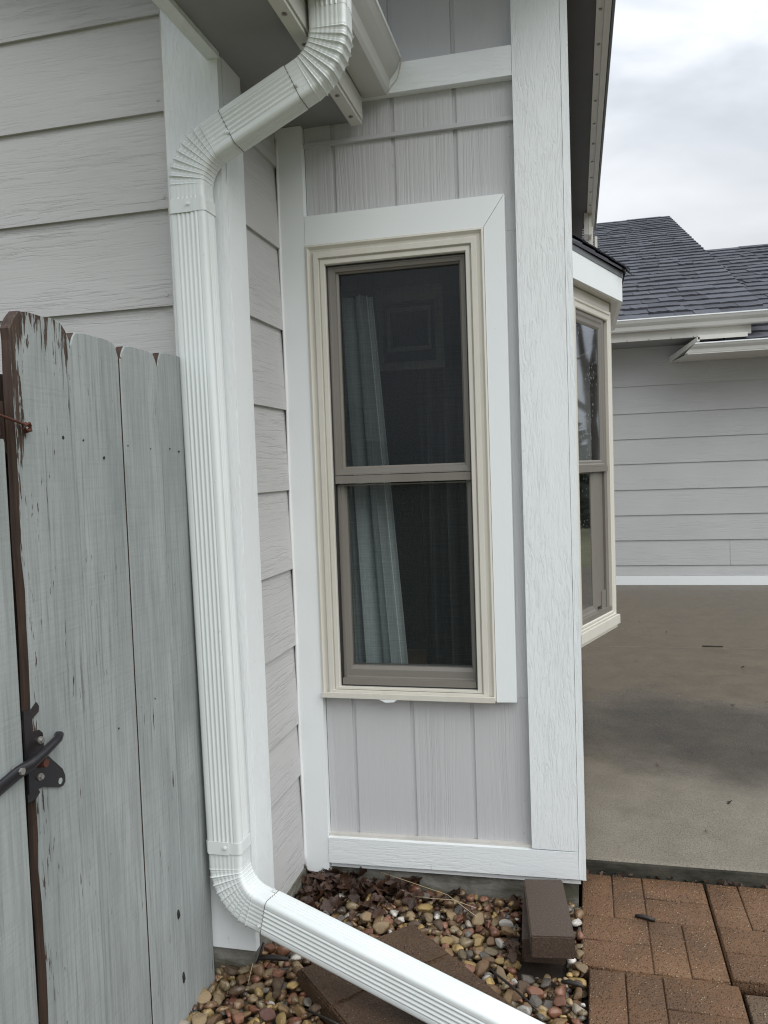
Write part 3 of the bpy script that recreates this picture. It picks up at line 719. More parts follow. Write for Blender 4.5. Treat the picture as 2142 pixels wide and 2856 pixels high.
# ------------------------------------------------------------------ curtains and a stand-in for a pane reflection
def curtain(name, label, x0t, x1t, x0b, x1b, y, zt, zb, folds, mat, hem=True):
    c = thing(name, label, 'curtain', ((x0b+x1b)/2, y, zb))
    bm = bmesh.new(); nu, nv = 72, 14; G = []
    for j in range(nv+1):
        t = j/nv; row = []
        for i in range(nu+1):
            s_ = i/nu; xt = x0t+(x1t-x0t)*s_; xb = x0b+(x1b-x0b)*s_
            ph = 2*math.pi*folds*s_+.6*math.sin(3*s_+t*1.3)
            row.append(bm.verts.new((xt+(xb-xt)*t+.004*math.sin(2*ph), y+.026*math.sin(ph)*(1-.15*t)+.008*math.sin(2.7*ph+2*t), zt+(zb-zt)*t)))
        G.append(row)
    for j in range(nv):
        for i in range(nu): bm.faces.new((G[j][i],G[j][i+1],G[j+1][i+1],G[j+1][i]))
    cl = finish('cloth', bm, mat, c, smooth=True)
    if hem:
        bm = bmesh.new(); add_tube(bm, [(x1t-.016+(x1b-x1t)*t, y-.006-.026*abs(math.sin(2*math.pi*folds+.6*math.sin(3+t*1.3)))*.2, zt+(zb-zt)*t) for t in np.linspace(0,1,20)], .0016, 6)
        finish('hem_seam', bm, 'curtain_hem', c)
    return c
curtain('curtain', 'pale blue green curtain hanging at the left behind the tall window', -.80,-.620,-.80,-.538,2.50,1.862,.55,3.4,'curtain')
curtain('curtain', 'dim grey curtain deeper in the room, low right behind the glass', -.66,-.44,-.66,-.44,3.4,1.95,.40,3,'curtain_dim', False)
fr = thing('reflection_frame', 'pale rectangular frame added as a stand-in for a reflection in the upper pane', 'frame', (-.62,3.02,1.69))  # added shape standing in for a window mirrored in the upper pane
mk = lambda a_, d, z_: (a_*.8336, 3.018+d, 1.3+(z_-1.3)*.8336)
ring('reflection_outer', (-.885,-.575,1.765,2.14), (-.855,-.61,1.80,2.075), [(0,.03),(0,0),(.5,-.008),(1,.004),(1,.03)], mk, 'almond', fr)
ring('reflection_inner', (-.835,-.63,1.85,2.05), (-.82,-.645,1.87,2.03), [(0,.03),(0,.01),(1,.012),(1,.03)], mk, 'almond', fr)
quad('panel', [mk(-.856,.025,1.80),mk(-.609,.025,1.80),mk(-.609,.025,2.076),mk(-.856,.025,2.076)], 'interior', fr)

# ------------------------------------------------------------------ gutters
def kgutter(name, label, axis, face, out_dir, z0, a, b, W_, Hh, mat='gutter', bright=True):
    """K-style gutter; face = coordinate of its back, out_dir = +1/-1 direction it projects"""
    t = .0022
    P = [(0,Hh),(0,0),(W_*.60,0),(W_*.66,Hh*.10),(W_*.70,Hh*.40),(W_*.80,Hh*.52),(W_*.90,Hh*.66),(W_*.97,Hh*.86),(W_,Hh*.90),(W_,Hh),(W_-.012,Hh),(W_-.012,Hh-t),(W_-t*2,Hh-t),(W_-t*2,Hh*.90),(W_*.95-t,Hh*.86),(W_*.87-t,Hh*.68),(W_*.76-t,Hh*.54),(W_*.66-t,Hh*.42),(W_*.62-t,Hh*.12),(W_*.58,t),(t,t),(t,Hh)]
    P = [(face+out_dir*p, z0+q) for p, q in P]
    g = thing(name, label, 'gutter', (0,0,0)); 
    g.location = (a, face, z0) if axis == 'x' else (face, a, z0)
    prism('trough', P, axis, a, b, mat, g)
    cap = [(face+out_dir*p, z0+q) for p, q in [(0,Hh),(0,0),(W_*.60,0),(W_*.66,Hh*.10),(W_*.70,Hh*.40),(W_*.80,Hh*.52),(W_*.90,Hh*.66),(W_*.97,Hh*.86),(W_,Hh*.90),(W_,Hh)]]
    lp_ = [(face+out_dir*p, z0+q) for p, q in [(W_+.0008,Hh+.0012),(W_-.013,Hh+.0012),(W_-.013,Hh-.001),(W_+.0008,Hh-.010)]]
    prism('lit_lip', [lp_[0],lp_[1],(lp_[1][0],z0+Hh+.0004),(face+out_dir*(W_+.0002),z0+Hh+.0004),(face+out_dir*(W_+.0002),z0+Hh-.010),lp_[3]], axis, a, b-.001, 'trim_smooth_x' if axis == 'x' else 'trim_smooth', g)  # white strip paints in the sky light caught by the upper edge
    prism('end_cap', cap, axis, b+.0004, b+.004, mat, g)
    return g
kgutter('gutter', 'pale gutter on the eave above the downspout, ending against the wall', 'y', -.5875, 1, 2.402, 1.22, 2.338, .118, .105)
bm = bmesh.new(); add_tube(bm, [(-.514+.045*math.sin(t*1.5), 2.341, 2.402+.088*t+.004*math.sin(9*t)) for t in np.linspace(0,1,12)], .0022, 6); finish('caulk_line', bm, 'caulk', H)

# ------------------------------------------------------------------ downspout
ds = thing('downspout', 'white corrugated metal downspout with crimped elbows on the corner board', 'downspout', (-.89,1.85,.05))
PW, PD = .0465, .0335            # half width (ribbed front) and half depth
def profile(ribs=True):
    """closed outline (u across the front, v outwards through the front)"""
    pts = []; r = .011
    def side(n_, half, off, nribs, sp, amp):
        o_ = []
        for i in range(n_):
            s_ = -half+r+(2*(half-r))*(i/(n_-1)); d = 0
            q = s_/sp
            if ribs and abs(q) < nribs/2: d = amp*(.5+.5*math.cos(2*math.pi*(q+(.5 if nribs%2 == 0 else 0))))-amp*.55
            o_.append((s_, off+d))
        return o_
    def arc(cu, cv, a0):
        return [(cu+r*math.cos(a_), cv+r*math.sin(a_)) for a_ in (R(a0+90*k_/6) for k_ in range(1,6))]
    f = side(66, PW, PD, 5, .0114, .0030)
    rt = side(44, PD, PW, 3, .0095, .0022)
    pts += [(-s_, v) for s_, v in f][::-1] if False else [(s_, v) for s_, v in f]          # front, left to right
    pts += arc(PW-r, PD-r, 0)[::-1]
    pts += [(v, -s_) for s_, v in rt]                                                    # right side, front to back
    pts += arc(PW-r, -PD+r, 270)[::-1]
    pts += [(-s_, -v) for s_, v in f]
    pts += arc(-PW+r, -PD+r, 180)[::-1]
    pts += [(-v, s_) for s_, v in rt]
    pts += arc(-PW+r, PD-r, 90)[::-1]
    return pts
def sweep(name, rings, parent, prof, mat='downspout', closed=True, smooth=True, thick=None):
    """rings: (centre, U, V, scale_u, scale_v, outward offset function or None)"""
    bm = bmesh.new(); L = []
    for c, U, V, su, off in rings:
        row = []
        for i, (u, v) in enumerate(prof):
            d = off(u, v) if off else 0
            nu, nv = u/PW, v/PD
            # outward direction of the rounded rectangle
            if abs(nu) > abs(nv): ou, ov = math.copysign(1,nu), 0
            else: ou, ov = 0, math.copysign(1,nv)
            row.append(bm.verts.new(c+U*(u*su+ou*d)+V*(v*su+ov*d)))
        L.append(row)
    n_ = len(prof)
    for p, q in zip(L, L[1:]):
        for i in range(n_): bm.faces.new((p[i], p[(i+1)%n_], q[(i+1)%n_], q[i]))
    return finish(name, bm, mat, parent, smooth=smooth)
PR, PR0 = profile(True), profile(False)
Yc = 1.8485
X_ = Vector((1,0,0)); F_ = Vector((0,-1,0)); Z_ = Vector((0,0,1))
c_top = Vector((-.9085,Yc,1.985)); c_bot = Vector((-.8885,Yc,.345))
tz = (c_top-c_bot).normalized(); Uz = F_.cross(tz)*-1; Uz = (X_-tz*X_.dot(tz)).normalized()
sweep('pipe_section', [(c_bot.lerp(c_top,t), Uz, F_, 1.015, None) for t in (0,.25,.5,.75,1)], ds, PR)
def elbow(name, start, U0, V0, bend_axis, ang, radius, twist, pre, post, npleat=9, amp=.0044, flip=False):
    """bends from direction T0=?; start centre, U/V profile axes, rotation about bend_axis by ang"""
    T0 = U0.cross(V0).normalized()
    if T0.dot(dirs[name][0]) < 0: T0 = -T0
    if ang < 0: bend_axis, ang = -bend_axis, -ang
    bend_axis = bend_axis.normalized()
    side_ = bend_axis.cross(T0).normalized()       # towards the centre of the bend
    C = start+T0*pre+side_*radius
    rings = []
    for k_ in range(4): rings.append((start+T0*pre*k_/4, U0, V0, .985, None))
    NS = npleat*16
    rot_fr = Matrix.Rotation
    for s_ in range(NS+1):
        t = s_/NS; a_ = ang*t
        Rm = rot_fr(a_, 3, bend_axis)
        c = C+Rm@(-side_*radius); T = Rm@T0
        Rt = rot_fr(twist*t, 3, T)
        U = Rt@(Rm@U0); V = Rt@(Rm@V0)
        f = (t*npleat) % 1.0
        rid = math.exp(-((f-.5)/.075)**2)
        sv = (f-.5)*.55
        env = min(1, 6*t, 6*(1-t)+.35)
        def off(u, v, rid=rid, sv=sv, Rm=Rm, U=U, V=V, env=env):
            # pleats are sharp on the outer half of the bend and shallow inside
            w_ = (U*(u/PW)+V*(v/PD)).dot(Rm@(-side_))
            k2 = .62+.38*max(-1,min(1,w_))
            return amp*env*(rid*1.25*k2+sv*.55*k2)
        rings.append((c, U, V, .985, off))
    Rm = rot_fr(ang, 3, bend_axis); T = Rm@T0; end = C+Rm@(-side_*radius)
    Rt = rot_fr(twist, 3, T); U = Rt@(Rm@U0); V = Rt@(Rm@V0)
    for k_ in range(1,5): rings.append((end+T*post*k_/4, U, V, .985, None))
    sweep('elbow', rings, ds, PRE, smooth=True)
    return end+T*post, T, U, V
dirs = {'e1':(tz,), 'e2':None, 'e3':(-tz,)}
PRE = [(u*1.0, v*1.0) for u, v in [(p[0], p[1]) for p in profile(True)]]
PRE = [(u*.3+u0*.7, v*.3+v0*.7) for (u,v),(u0,v0) in zip(PRE, PR0)]
# upper elbow: vertical -> up to the right
MID_UP = R(25.0)
a1 = R(90)-MID_UP
tilt = math.atan2(tz.x, tz.z)
e1_end, T1, U1, V1 = elbow('e1', c_top-tz*.045, Uz, F_, Vector((0,1,0)), a1-tilt, .120, 0, .068, .060)
# straight piece between the two upper elbows
L_mid = .188
s0 = e1_end-T1*.012
sweep('pipe_section', [(s0+T1*L_mid*t, U1, V1, 1.012, None) for t in (0,.33,.66,1)], ds, PR)
dirs['e2'] = (T1,)
e2_end, T2, U2, V2 = elbow('e2', s0+T1*(L_mid-.012), U1, V1, Vector((0,1,0)), -a1, .118, 0, .036, .05)
sweep('outlet', [(e2_end-T2*.01+T2*.10*t, U2, V2, 1.0, None) for t in (0,.5,1)], ds, PR)
# lower elbow: down -> out to the right and slightly towards the viewer
psi, sg = R(12.5), R(13.0)
u_dir = Vector((math.cos(psi)*math.cos(sg), -math.sin(psi)*math.cos(sg), -math.sin(sg)))
ax3 = (-tz).cross(u_dir).normalized(); ang3 = (-tz).angle(u_dir)
dirs['e3'] = (-tz,)
front_end = Vector((-math.sin(psi), -math.cos(psi), 0))
# twist needed so that the front face ends up vertical
Rm = Matrix.Rotation(ang3, 3, ax3); v_ = Rm@F_; 
tw = math.atan2(v_.cross(front_end).dot(u_dir), v_.dot(front_end))
e3_end, T3, U3, V3 = elbow('e3', c_bot+tz*.02, Uz, F_, ax3, ang3, .108, tw, .052, .050)
s3 = e3_end-T3*.014
sweep('pipe_section', [(s3+T3*.98*t, U3, V3, 1.018, None) for t in (0,.2,.4,.6,.8,1)], ds, PR)
# dark seam where each sleeve ends
for c, U, V in ((s0, U1, V1), (s0+T1*L_mid, U1, V1), (s3, U3, V3)):
    ax_ = U.cross(V).normalized()
    sweep('seam', [(c-ax_*.0009, U, V, .99, None), (c-ax_*.0009, U, V, 1.019, None), (c+ax_*.0009, U, V, 1.019, None), (c+ax_*.0009, U, V, .99, None)], ds, PR, 'seam', smooth=False)
# straps and screws
def strap(zc, tab_right):
    c = c_bot.lerp(c_top, (zc-c_bot.z)/(c_top.z-c_bot.z))
    o = sweep('strap', [(c-tz*.0155, Uz, F_, 1.03, None), (c-tz*.0150, Uz, F_, 1.055, None), (c+tz*.0150, Uz, F_, 1.055, None), (c+tz*.0155, Uz, F_, 1.03, None)], ds, PR0, smooth=False)
    bm = bmesh.new(); x0 = c.x-PW*.86
    add_box(bm, (x0, Yc-PD*1.055-.0022, c.z-.0165), (x0+.056, Yc-PD*1.055-.0004, c.z+.0165)); finish('strap_tab', bm, 'downspout', o, bevel=.0006)
    bm = bmesh.new(); add_screw(bm, (x0+.046, Yc-PD*1.055-.0022, c.z+.002), (0,-1,0), .0052); finish('screw', bm, 'screw', o)
strap(1.963, True); strap(.362, True)
def screw_at(c, U, V, u, v=1):
    bm = bmesh.new(); add_screw(bm, c+U*u+V*(PD*1.012)*v, V*v, .0052); finish('screw', bm, 'screw', ds)
screw_at(s0+T1*.004-T1*.008, U1, V1, -.0 if False else .016*(1 if U1.z < 0 else -1))
screw_at(s0+T1*(L_mid+.006), U1, V1, .016*(1 if U1.z < 0 else -1))
screw_at(s3-T3*.008, U3, V3, .022*(1 if U3.z < 0 else -1))
bm = bmesh.new(); kk = (1 if U3.z > 0 else -1); add_screw(bm, s3-T3*.008+U3*(PW*1.012)*kk+V3*(-.016), U3*kk, .0052); finish('screw', bm, 'screw', ds)

# ------------------------------------------------------------------ wooden fence and gate
XF = -.945
fence = thing('fence', 'weathered grey green board fence with dog eared tops beside the downspout', 'fence', (XF,1.19,0))
def board(parent, y0, y1, z0, z1, mat, ear=(.03,.045), org_y=None, x=XF, top=None, edge='wood', wav=0):
    ea, eb = ear
    out_ = [(y0,z0),(y1,z0),(y1,z1-eb),(y1-ea*.5,z1-eb*.42),(y1-ea,z1-.003)]
    for k_ in range(1,6):
        t = k_/6; out_.append((y1-ea+(y0+2*ea-y1)*t, z1+.0035*mnoise.noise((y0*50,t*5,0))))
    out_ += [(y0+ea,z1-.002),(y0+ea*.45,z1-eb*.45),(y0,z1-eb)]
    if wav:
        m_ = 26
        left = [(y0+wav*mnoise.noise((0,z_*9,y0*7)), z_) for z_ in np.linspace(z1-eb-.02, z0+.02, m_)]
        out_ += left
    bm = bmesh.new(); v0 = [bm.verts.new((x,y_,z_)) for y_, z_ in out_]; v1 = [bm.verts.new((x-.019,y_,z_)) for y_, z_ in out_]
    f0 = bm.faces.new(v0); f1 = bm.faces.new(v1[::-1]); k2 = len(out_); sidef = []
    for i in range(k2):
        f = bm.faces.new((v0[i],v1[i],v1[(i+1)%k2],v0[(i+1)%k2])); f.material_index = 1
    bmesh.ops.bevel(bm, geom=list(f0.edges), offset=.0022, segments=1, affect='EDGES')
    return finish('fence_board', bm, [mat, edge], parent, org=(x,y0,0) if org_y is None else (x,org_y,0))
bd = board(fence, 1.202, 1.3735, -.03, 1.606, 'fence_worn', (.026,.036), wav=.004); bd['label'] = 'board with peeling paint and bare brown left edge'
board(fence, 1.3755, 1.543, -.03, 1.594, 'fence', (.016,.030), x=XF-.002)
board(fence, 1.5465, 1.705, -.03, 1.592, 'fence_b', (.018,.034), x=XF-.0005)
board(fence, 1.7085, 1.853, -.03, 1.600, 'fence', (.015,.034), x=XF-.0025)
for z_ in (.28,.82,1.40): box('rail', (XF-.062,1.2,z_-.045), (XF-.0225,1.85,z_+.045), 'wood', fence)
box('fence_post', (XF-.12,1.23,-.1), (XF-.064,1.32,1.5), 'wood', fence, .004)
bm = bmesh.new()
for y_, z_, r_ in ((1.335,1.385,.0038),(1.468,1.348,.0030),(1.40,1.382,.0018),(1.56,1.375,.0020),(1.655,1.37,.0018),(1.745,1.372,.0020),(1.79,1.366,.0026),(1.47,.78,.002),(1.62,.80,.002)):
    add_disc(bm, (XF-.001,y_,z_), (1,0,0), r_, .0012, 8)
finish('nail_heads', bm, 'twig', fence, kind='stuff')
bm = bmesh.new()
for y_, z_, h_ in ((1.71-.035,.262,.011),(1.715-.03,.10,.013)):
    add_tube(bm, [(XF+.0003,y_,z_-h_),(XF+.0003,y_+.001,z_-h_*.3),(XF+.0003,y_,z_+h_*.4),(XF+.0003,y_+.001,z_+h_)], [.002,.0045,.0045,.002], 8)
finish('knot_hole', bm, 'felt', fence)
gate = thing('gate', 'grey green board gate at the far left beyond the black latch', 'gate', (XF,.6,0))
board(gate, 1.022, 1.1755, -.02, 1.378, 'fence', (.004,.006), wav=0, x=XF)
board(gate, .86, 1.019, -.02, 1.375, 'fence_b', (.004,.006)); board(gate, .70, .857, -.02, 1.375, 'fence', (.004,.006))
box('rail', (XF-.064,.70,1.385), (XF-.010,1.178,1.447), 'wood', gate, .003)
box('rail', (XF-.064,.70,.75), (XF-.020,1.176,.84), 'wood', gate, .003)
# latch
lat = thing('gate_latch', 'black iron gate latch with curved arm and triangular plates', 'latch', (XF,1.2,.80))
def plate(name, pts, x0, x1, mat='iron', **k):
    return prism(name, pts, 'x', x0, x1, mat, lat, bevel=.0008)
plate('upper_plate', [(1.178,.905),(1.199,.9015),(1.214,.9105),(1.219,.903),(1.2175,.893),(1.199,.8855),(1.199,.8625),(1.216,.8605),(1.225,.852),(1.2265,.826),(1.20,.818),(1.178,.818)], XF-.001, XF+.003)
plate('lower_plate', [(1.180,.818),(1.196,.8165),(1.222,.8165),(1.230,.811),(1.273,.768),(1.279,.754),(1.279,.742),(1.272,.7365),(1.262,.738),(1.215,.757),(1.200,.7575),(1.180,.757)], XF+.0005, XF+.0045)
plate('latch_post', [(1.180,.765),(1.205,.760),(1.213,.748),(1.200,.740),(1.180,.742)], XF-.002, XF+.0002)
bm = bmesh.new(); add_disc(bm, (XF+.0046,1.264,.7485), (1,0,0), .0058, .0004, 14); finish('plate_hole', bm, 'fence', lat)
bm = bmesh.new(); add_tube(bm, [(XF+.006,1.06,.789),(XF+.010,1.10,.798),(XF+.014,1.145,.8085),(XF+.017,1.17,.815),(XF+.020,1.20,.8235),(XF+.021,1.225,.831),(XF+.021,1.243,.8365),(XF+.017,1.252,.839),(XF+.010,1.255,.839)], [.012,.0125,.0125,.0105,.0088,.0082,.0080,.0078,.006], 14)
for v in bm.verts:
    if v.co.y < 1.165: v.co.x = XF+.009+(v.co.x-XF-.012)*.45
finish('latch_arm', bm, 'iron', lat, smooth=True)
bm = bmesh.new(); add_tube(bm, [(XF+.003,1.208,.802),(XF+.02,1.208,.804)], .0075, 12); finish('arm_stud', bm, 'rusty', lat)
for y_, z_, r_, h_ in ((1.148,.8115,.008,.017),(1.2165,.8415,.0058,.007),(1.2085,.778,.0058,.008)):
    bm = bmesh.new(); add_disc(bm, (XF+.003,y_,z_), (1,0,0), r_*1.15, h_*.5, 14); add_disc(bm, (XF+.003,y_,z_), (1,0,0), r_*.8, h_, 6); finish('bolt', bm, 'bolt', lat)
# rusty wire
pts = [(XF+.02,1.02,1.432),(XF+.016,1.10,1.425),(XF+.012,1.166,1.413),(XF+.010,1.195,1.408),(XF+.010,1.212,1.404)]
for k_ in range(19):
    a_ = k_/18*math.pi*4.2; r_ = .0055+.0035*math.sin(k_*.9)**2
    pts.append((XF+.010+.0035*math.sin(a_*.5+1), 1.221+r_*1.2*math.cos(a_+2), 1.3985+r_*math.sin(a_+2)))
bm = bmesh.new(); add_tube(bm, pts, .0024, 8); tag(finish('wire', bm, 'rusty', None, org=(XF+.01,1.21,1.40), smooth=True), 'rusty wire with a knotted end hooked over the fence board', 'wire')

# ------------------------------------------------------------------ pavers
pav = bpy.data.objects.new('paving', None); COL.objects.link(pav); tag(pav, kind='structure'); pav.location = (0,2.0,0)
def paver_mesh(w, d, hgt):
    bm = bmesh.new(); g_ = .0012; zt = -.0062
    add_box(bm, (0,-d,-hgt), (w,0,zt))
    hw, hd = w/2, d/2; q = []
    q += [(0,-hd,hw/2,0),(hw/2,-hd,hw,0)]
    q += [(hw,-hd/2,w,0),(hw,-hd,w,-hd/2)]
    q += [(0,-hd*1.5,hw,-hd),(0,-d,hw,-hd*1.5)]
    q += [(hw,-d,hw+hw/2,-hd),(hw+hw/2,-d,w,-hd)]
    for x0, y0, x1, y1 in q:
        l_ = .0012 if x0 == 0 else g_; r_ = .0012 if x1 == w else g_; b2 = .0012 if y0 == -d else g_; t2 = .0012 if y1 == 0 else g_
        dz = random.uniform(-.0012,.0012)
        vs = add_box(bm, (x0+l_,y0+b2,zt-.004), (x1-r_,y1-t2,dz))
    es = [e_ for e_ in bm.edges if all(v.co.z > zt+.002 for v in e_.verts)]
    bmesh.ops.bevel(bm, geom=es, offset=.0038, segments=2, profile=.5, affect='EDGES')
    # uneven, worn surface
    bmesh.ops.recalc_face_normals(bm, faces=bm.faces)
    for v in bm.verts: v.co += Vector((mnoise.noise(v.co*35+Vector((3,1,0))), mnoise.noise(v.co*35+Vector((9,4,2))), mnoise.noise(v.co*25)*.6))*.0013
    me = bpy.data.meshes.new('paver'); bm.to_mesh(me); bm.free(); me.materials.append(MAT['paver'])
    for p in me.polygons: p.use_smooth = True
    return me
pms = [paver_mesh(.3615,.484,.05) for _ in range(3)]
def paver(x, y, z, rz, mat, tilt=(0,0), k_=0):
    o = bpy.data.objects.new('paver', pms[k_]); COL.objects.link(o); o.parent = pav
    o.location = Vector((x,y,z))-pav.location; o.rotation_euler = (tilt[0],tilt[1],rz)
    o.material_slots[0].link = 'OBJECT'; o.material_slots[0].material = MAT[mat]; return o
paver(-.009,2.549,.001,R(-.6),'paver',(0,0)); paver(.3575,2.541,.004,R(-.5),'paver',(R(-.5),0),1); paver(.725,2.548,0,0,'paver',k_=2)
paver(.004,2.056,.000,R(-.9),'paver',(R(.2),0),2); paver(.375,2.045,-.014,R(-.8),'paver_grey',(0,0)); paver(.741,2.05,-.006,0,'paver',k_=1)
paver(.008,1.562,-.004,0,'paver',k_=1); paver(.378,1.552,-.008,0,'paver',k_=2); paver(.748,1.556,-.004,0,'paver_grey')
bm = bmesh.new()
for x0, x1, y0, y1 in ((-.012,1.25,1.05,2.553),): add_box(bm, (x0,y0,-.115), (x1,y1,-.052))
finish('paving_bed', bm, 'soil', pav)
# debris in the gap between slab and pavers is leaves (see below)

# splash paver lying diagonally under the pipe
ang = math.atan2(-.69,.72)
def splash(name, label, corner, rz, w, d, z, tilt):
    t = thing(name, label, 'paver', (corner[0],corner[1],z))
    bm = bmesh.new(); add_box(bm, (0,-w,-.055), (d,0,-.004))
    for a_, b_, c2, e2_ in ((0,-w/2,d*.36,0),(0,-w,d*.36,-w/2),(d*.36,-w/2,d,0),(d*.36,-w,d,-w/2)): add_box(bm, (a_+.0025,b_+.0025,-.008), (c2-.0025,e2_-.0025,0))
    es = [e_ for e_ in bm.edges if all(v.co.z > -.006 for v in e_.verts)]
    bmesh.ops.bevel(bm, geom=es, offset=.005, segments=2, affect='EDGES')
    bmesh.ops.subdivide_edges(bm, edges=[e_ for e_ in bm.edges if e_.calc_length() > .03], cuts=4, use_grid_fill=True)
    for v in bm.verts: v.co += Vector((mnoise.noise(v.co*22), mnoise.noise(v.co*22+Vector((5,5,5))), mnoise.noise(v.co*18+Vector((1,7,2)))))*.0028
    me = bpy.data.meshes.new('block'); bm.to_mesh(me); bm.free(); me.materials.append(MAT['splash'])
    for p in me.polygons: p.use_smooth = False
    o = bpy.data.objects.new('block', me); COL.objects.link(o); o.parent = t
    t.rotation_euler = (tilt[0],tilt[1],rz); return t
splash('splash_paver', 'wet brown paver lying diagonally on the gravel under the downspout', (-.472,2.128), ang, .365, .49, .034, (0,R(.6)))

# two dark bricks stacked under the post
def brick(label, c, sz, rz):
    bm = bmesh.new(); add_box(bm, (-sz[0]/2,-sz[1]/2,0), sz and (sz[0]/2,sz[1]/2,sz[2]))
    bmesh.ops.bevel(bm, geom=list(bm.edges), offset=.0032, segments=2, affect='EDGES')
    bmesh.ops.recalc_face_normals(bm, faces=bm.faces)
    me = bpy.data.meshes.new('brick'); bm.to_mesh(me); bm.free(); me.materials.append(MAT['brick'])
    o = bpy.data.objects.new('brick', me); COL.objects.link(o); o.location = c; o.rotation_euler = (0,0,rz)
    return tag(o, label, 'brick', 'bricks stacked under the post')
brick('lower dark brown brick standing in the gravel under another brick', (-.117,2.200,-.004), (.112,.285,.062), R(3.0))
brick('upper dark brown brick on top of the stack beside the white post', (-.100,2.125,.0585), (.110,.285,.058), R(7.2))

# ------------------------------------------------------------------ gravel
bed = bpy.data.objects.new('gravel_bed', None); COL.objects.link(bed); tag(bed, kind='structure'); bed.location = (-.5,1.8,0)
bm = bmesh.new(); bmesh.ops.create_grid(bm, x_segments=30, y_segments=40, size=.5)
for v in bm.verts:
    x_, y_ = -.99+(v.co.x+.5)*.975, .75+(v.co.y+.5)*1.64
    v.co = (x_, y_, -.045+.006*mnoise.noise((x_*9,y_*9,0)))
finish('soil', bm, 'soil', bed)
PAL = [((.17,.10,.05),12),((.26,.165,.078),10),((.31,.225,.125),7),((.11,.07,.042),11),((.20,.080,.045),7),((.25,.115,.070),3),((.12,.055,.042),4),((.15,.135,.115),5),((.085,.080,.075),4),((.45,.39,.31),5),((.40,.28,.11),5),((.58,.55,.50),3),((.20,.155,.09),8)]
pal = [c for c, w in PAL for _ in range(w)]
def stone_mesh(seed, sub=2):
    r_ = random.Random(seed); bm = bmesh.new(); bmesh.ops.create_icosphere(bm, subdivisions=sub, radius=1)
    o_ = Vector((r_.uniform(0,50),r_.uniform(0,50),r_.uniform(0,50)))
    cuts = []
    for _ in range(r_.randint(6,10)):
        d = Vector((r_.gauss(0,1),r_.gauss(0,1),r_.gauss(0,1))).normalized(); cuts.append((d, r_.uniform(.46,.80)))
    for v in bm.verts:
        p = v.co*(1+.30*mnoise.noise(v.co*1.0+o_)+.12*mnoise.noise(v.co*2.6+o_))
        for d, h_ in cuts:
            k_ = p.dot(d)-h_
            if k_ > 0: p = p-d*k_*.97
        v.co = p
    sx, sy, sz = 1, r_.uniform(.58,.88), r_.uniform(.45,.70)
    c = Vector(r_.choice(pal)); c *= r_.uniform(.8,1.2)
    lay = bm.loops.layers.float_color.new('col')
    for v in bm.verts: v.co = (v.co.x*sx, v.co.y*sy, v.co.z*sz)
    for f in bm.faces:
        f.smooth = True
        for lp in f.loops: lp[lay] = (c.x,c.y,c.z,1)
    bmesh.ops.recalc_face_normals(bm, faces=bm.faces)
    me = bpy.data.meshes.new('stone'); bm.to_mesh(me); bm.free(); me.materials.append(MAT['stone'])
    return me, (sx,sy,sz)
NV = 48; SM = [stone_mesh(100+i) for i in range(NV)]; SMF = [stone_mesh(100+i, 3)[0] for i in range(NV)]
# drop the stones one by one onto a height field, always into the lowest of a few trial spots
RES = .005; X0, X1, Y0, Y1 = -.985, .012, 1.10, 2.40
nx_, ny_ = int((X1-X0)/RES), int((Y1-Y0)/RES)
HF = np.full((nx_,ny_), -.052)
gx = X0+(np.arange(nx_)+.5)*RES; gy = Y0+(np.arange(ny_)+.5)*RES
GX, GY = np.meshgrid(gx, gy, indexing='ij')
HF[(GX > -.006)] = 9; HF[GY > 2.374] = 9; HF[(GX < -.87)&(GY > 1.93)] = 9; HF[GX < -.955] = 9
def rectmask(cx, cy, rz, hw, hd, m_=.0):
    c, s_ = math.cos(rz), math.sin(rz); dx, dy = GX-cx, GY-cy
    return (abs(dx*c+dy*s_) < hw-m_)&(abs(-dx*s_+dy*c) < hd-m_)
HF[rectmask(-.117,2.200,R(3),.064,.152)] = 9; HF[(abs(GX+.114) < .062)&(GY > 2.02)&(GY < 2.1)] = 9
sc_ = Vector((-.472,2.128)); 
c_, s_ = math.cos(ang), math.sin(ang); loc_x = (GX-sc_.x)*c_+(GY-sc_.y)*s_; loc_y = -(GX-sc_.x)*s_+(GY-sc_.y)*c_
HF[(loc_x > .004)&(loc_x < .486)&(loc_y < -.004)&(loc_y > -.361)] = 9
stones = []
def drop(rad, tries, limit):
    best = None
    for _ in range(tries):
        x_, y_ = rng.uniform(X0+.02,X1-.012), rng.uniform(Y0,2.385)
        i, j = int((x_-X0)/RES), int((y_-Y0)/RES)
        if not (0 <= i < nx_ and 0 <= j < ny_) or HF[i,j] > 5: continue
        w_ = max(1,int(rad*.62/RES))
        pt = HF[max(0,i-w_):i+w_+1, max(0,j-w_):j+w_+1]
        if (pt > 5).any(): continue
        z_ = float(np.mean(pt)*.55+np.max(pt)*.45)
        if best is None or z_ < best[0]: best = (z_, x_, y_, i, j)
    if best is None or best[0] > limit: return False
    z_, x_, y_, i, j = best; k_ = random.randrange(NV); sz = SM[k_][1][2]
    zc = z_+rad*sz*.72
    w_ = int(rad/RES)+1; i0, i1, j0, j1 = max(0,i-w_), min(nx_,i+w_+1), max(0,j-w_), min(ny_,j+w_+1)
    sub = HF[i0:i1,j0:j1]; d2 = ((GX[i0:i1,j0:j1]-x_)**2+(GY[i0:i1,j0:j1]-y_)**2)/(rad*.88)**2
    top_ = zc+rad*sz*np.sqrt(np.clip(1-d2,0,1)); m_ = (d2 < 1)&(sub < 5); sub[m_] = np.maximum(sub[m_], top_[m_])
    stones.append((x_,y_,zc,rad,k_,random.uniform(0,6.28),random.gauss(0,.22),random.gauss(0,.22)))
    return True
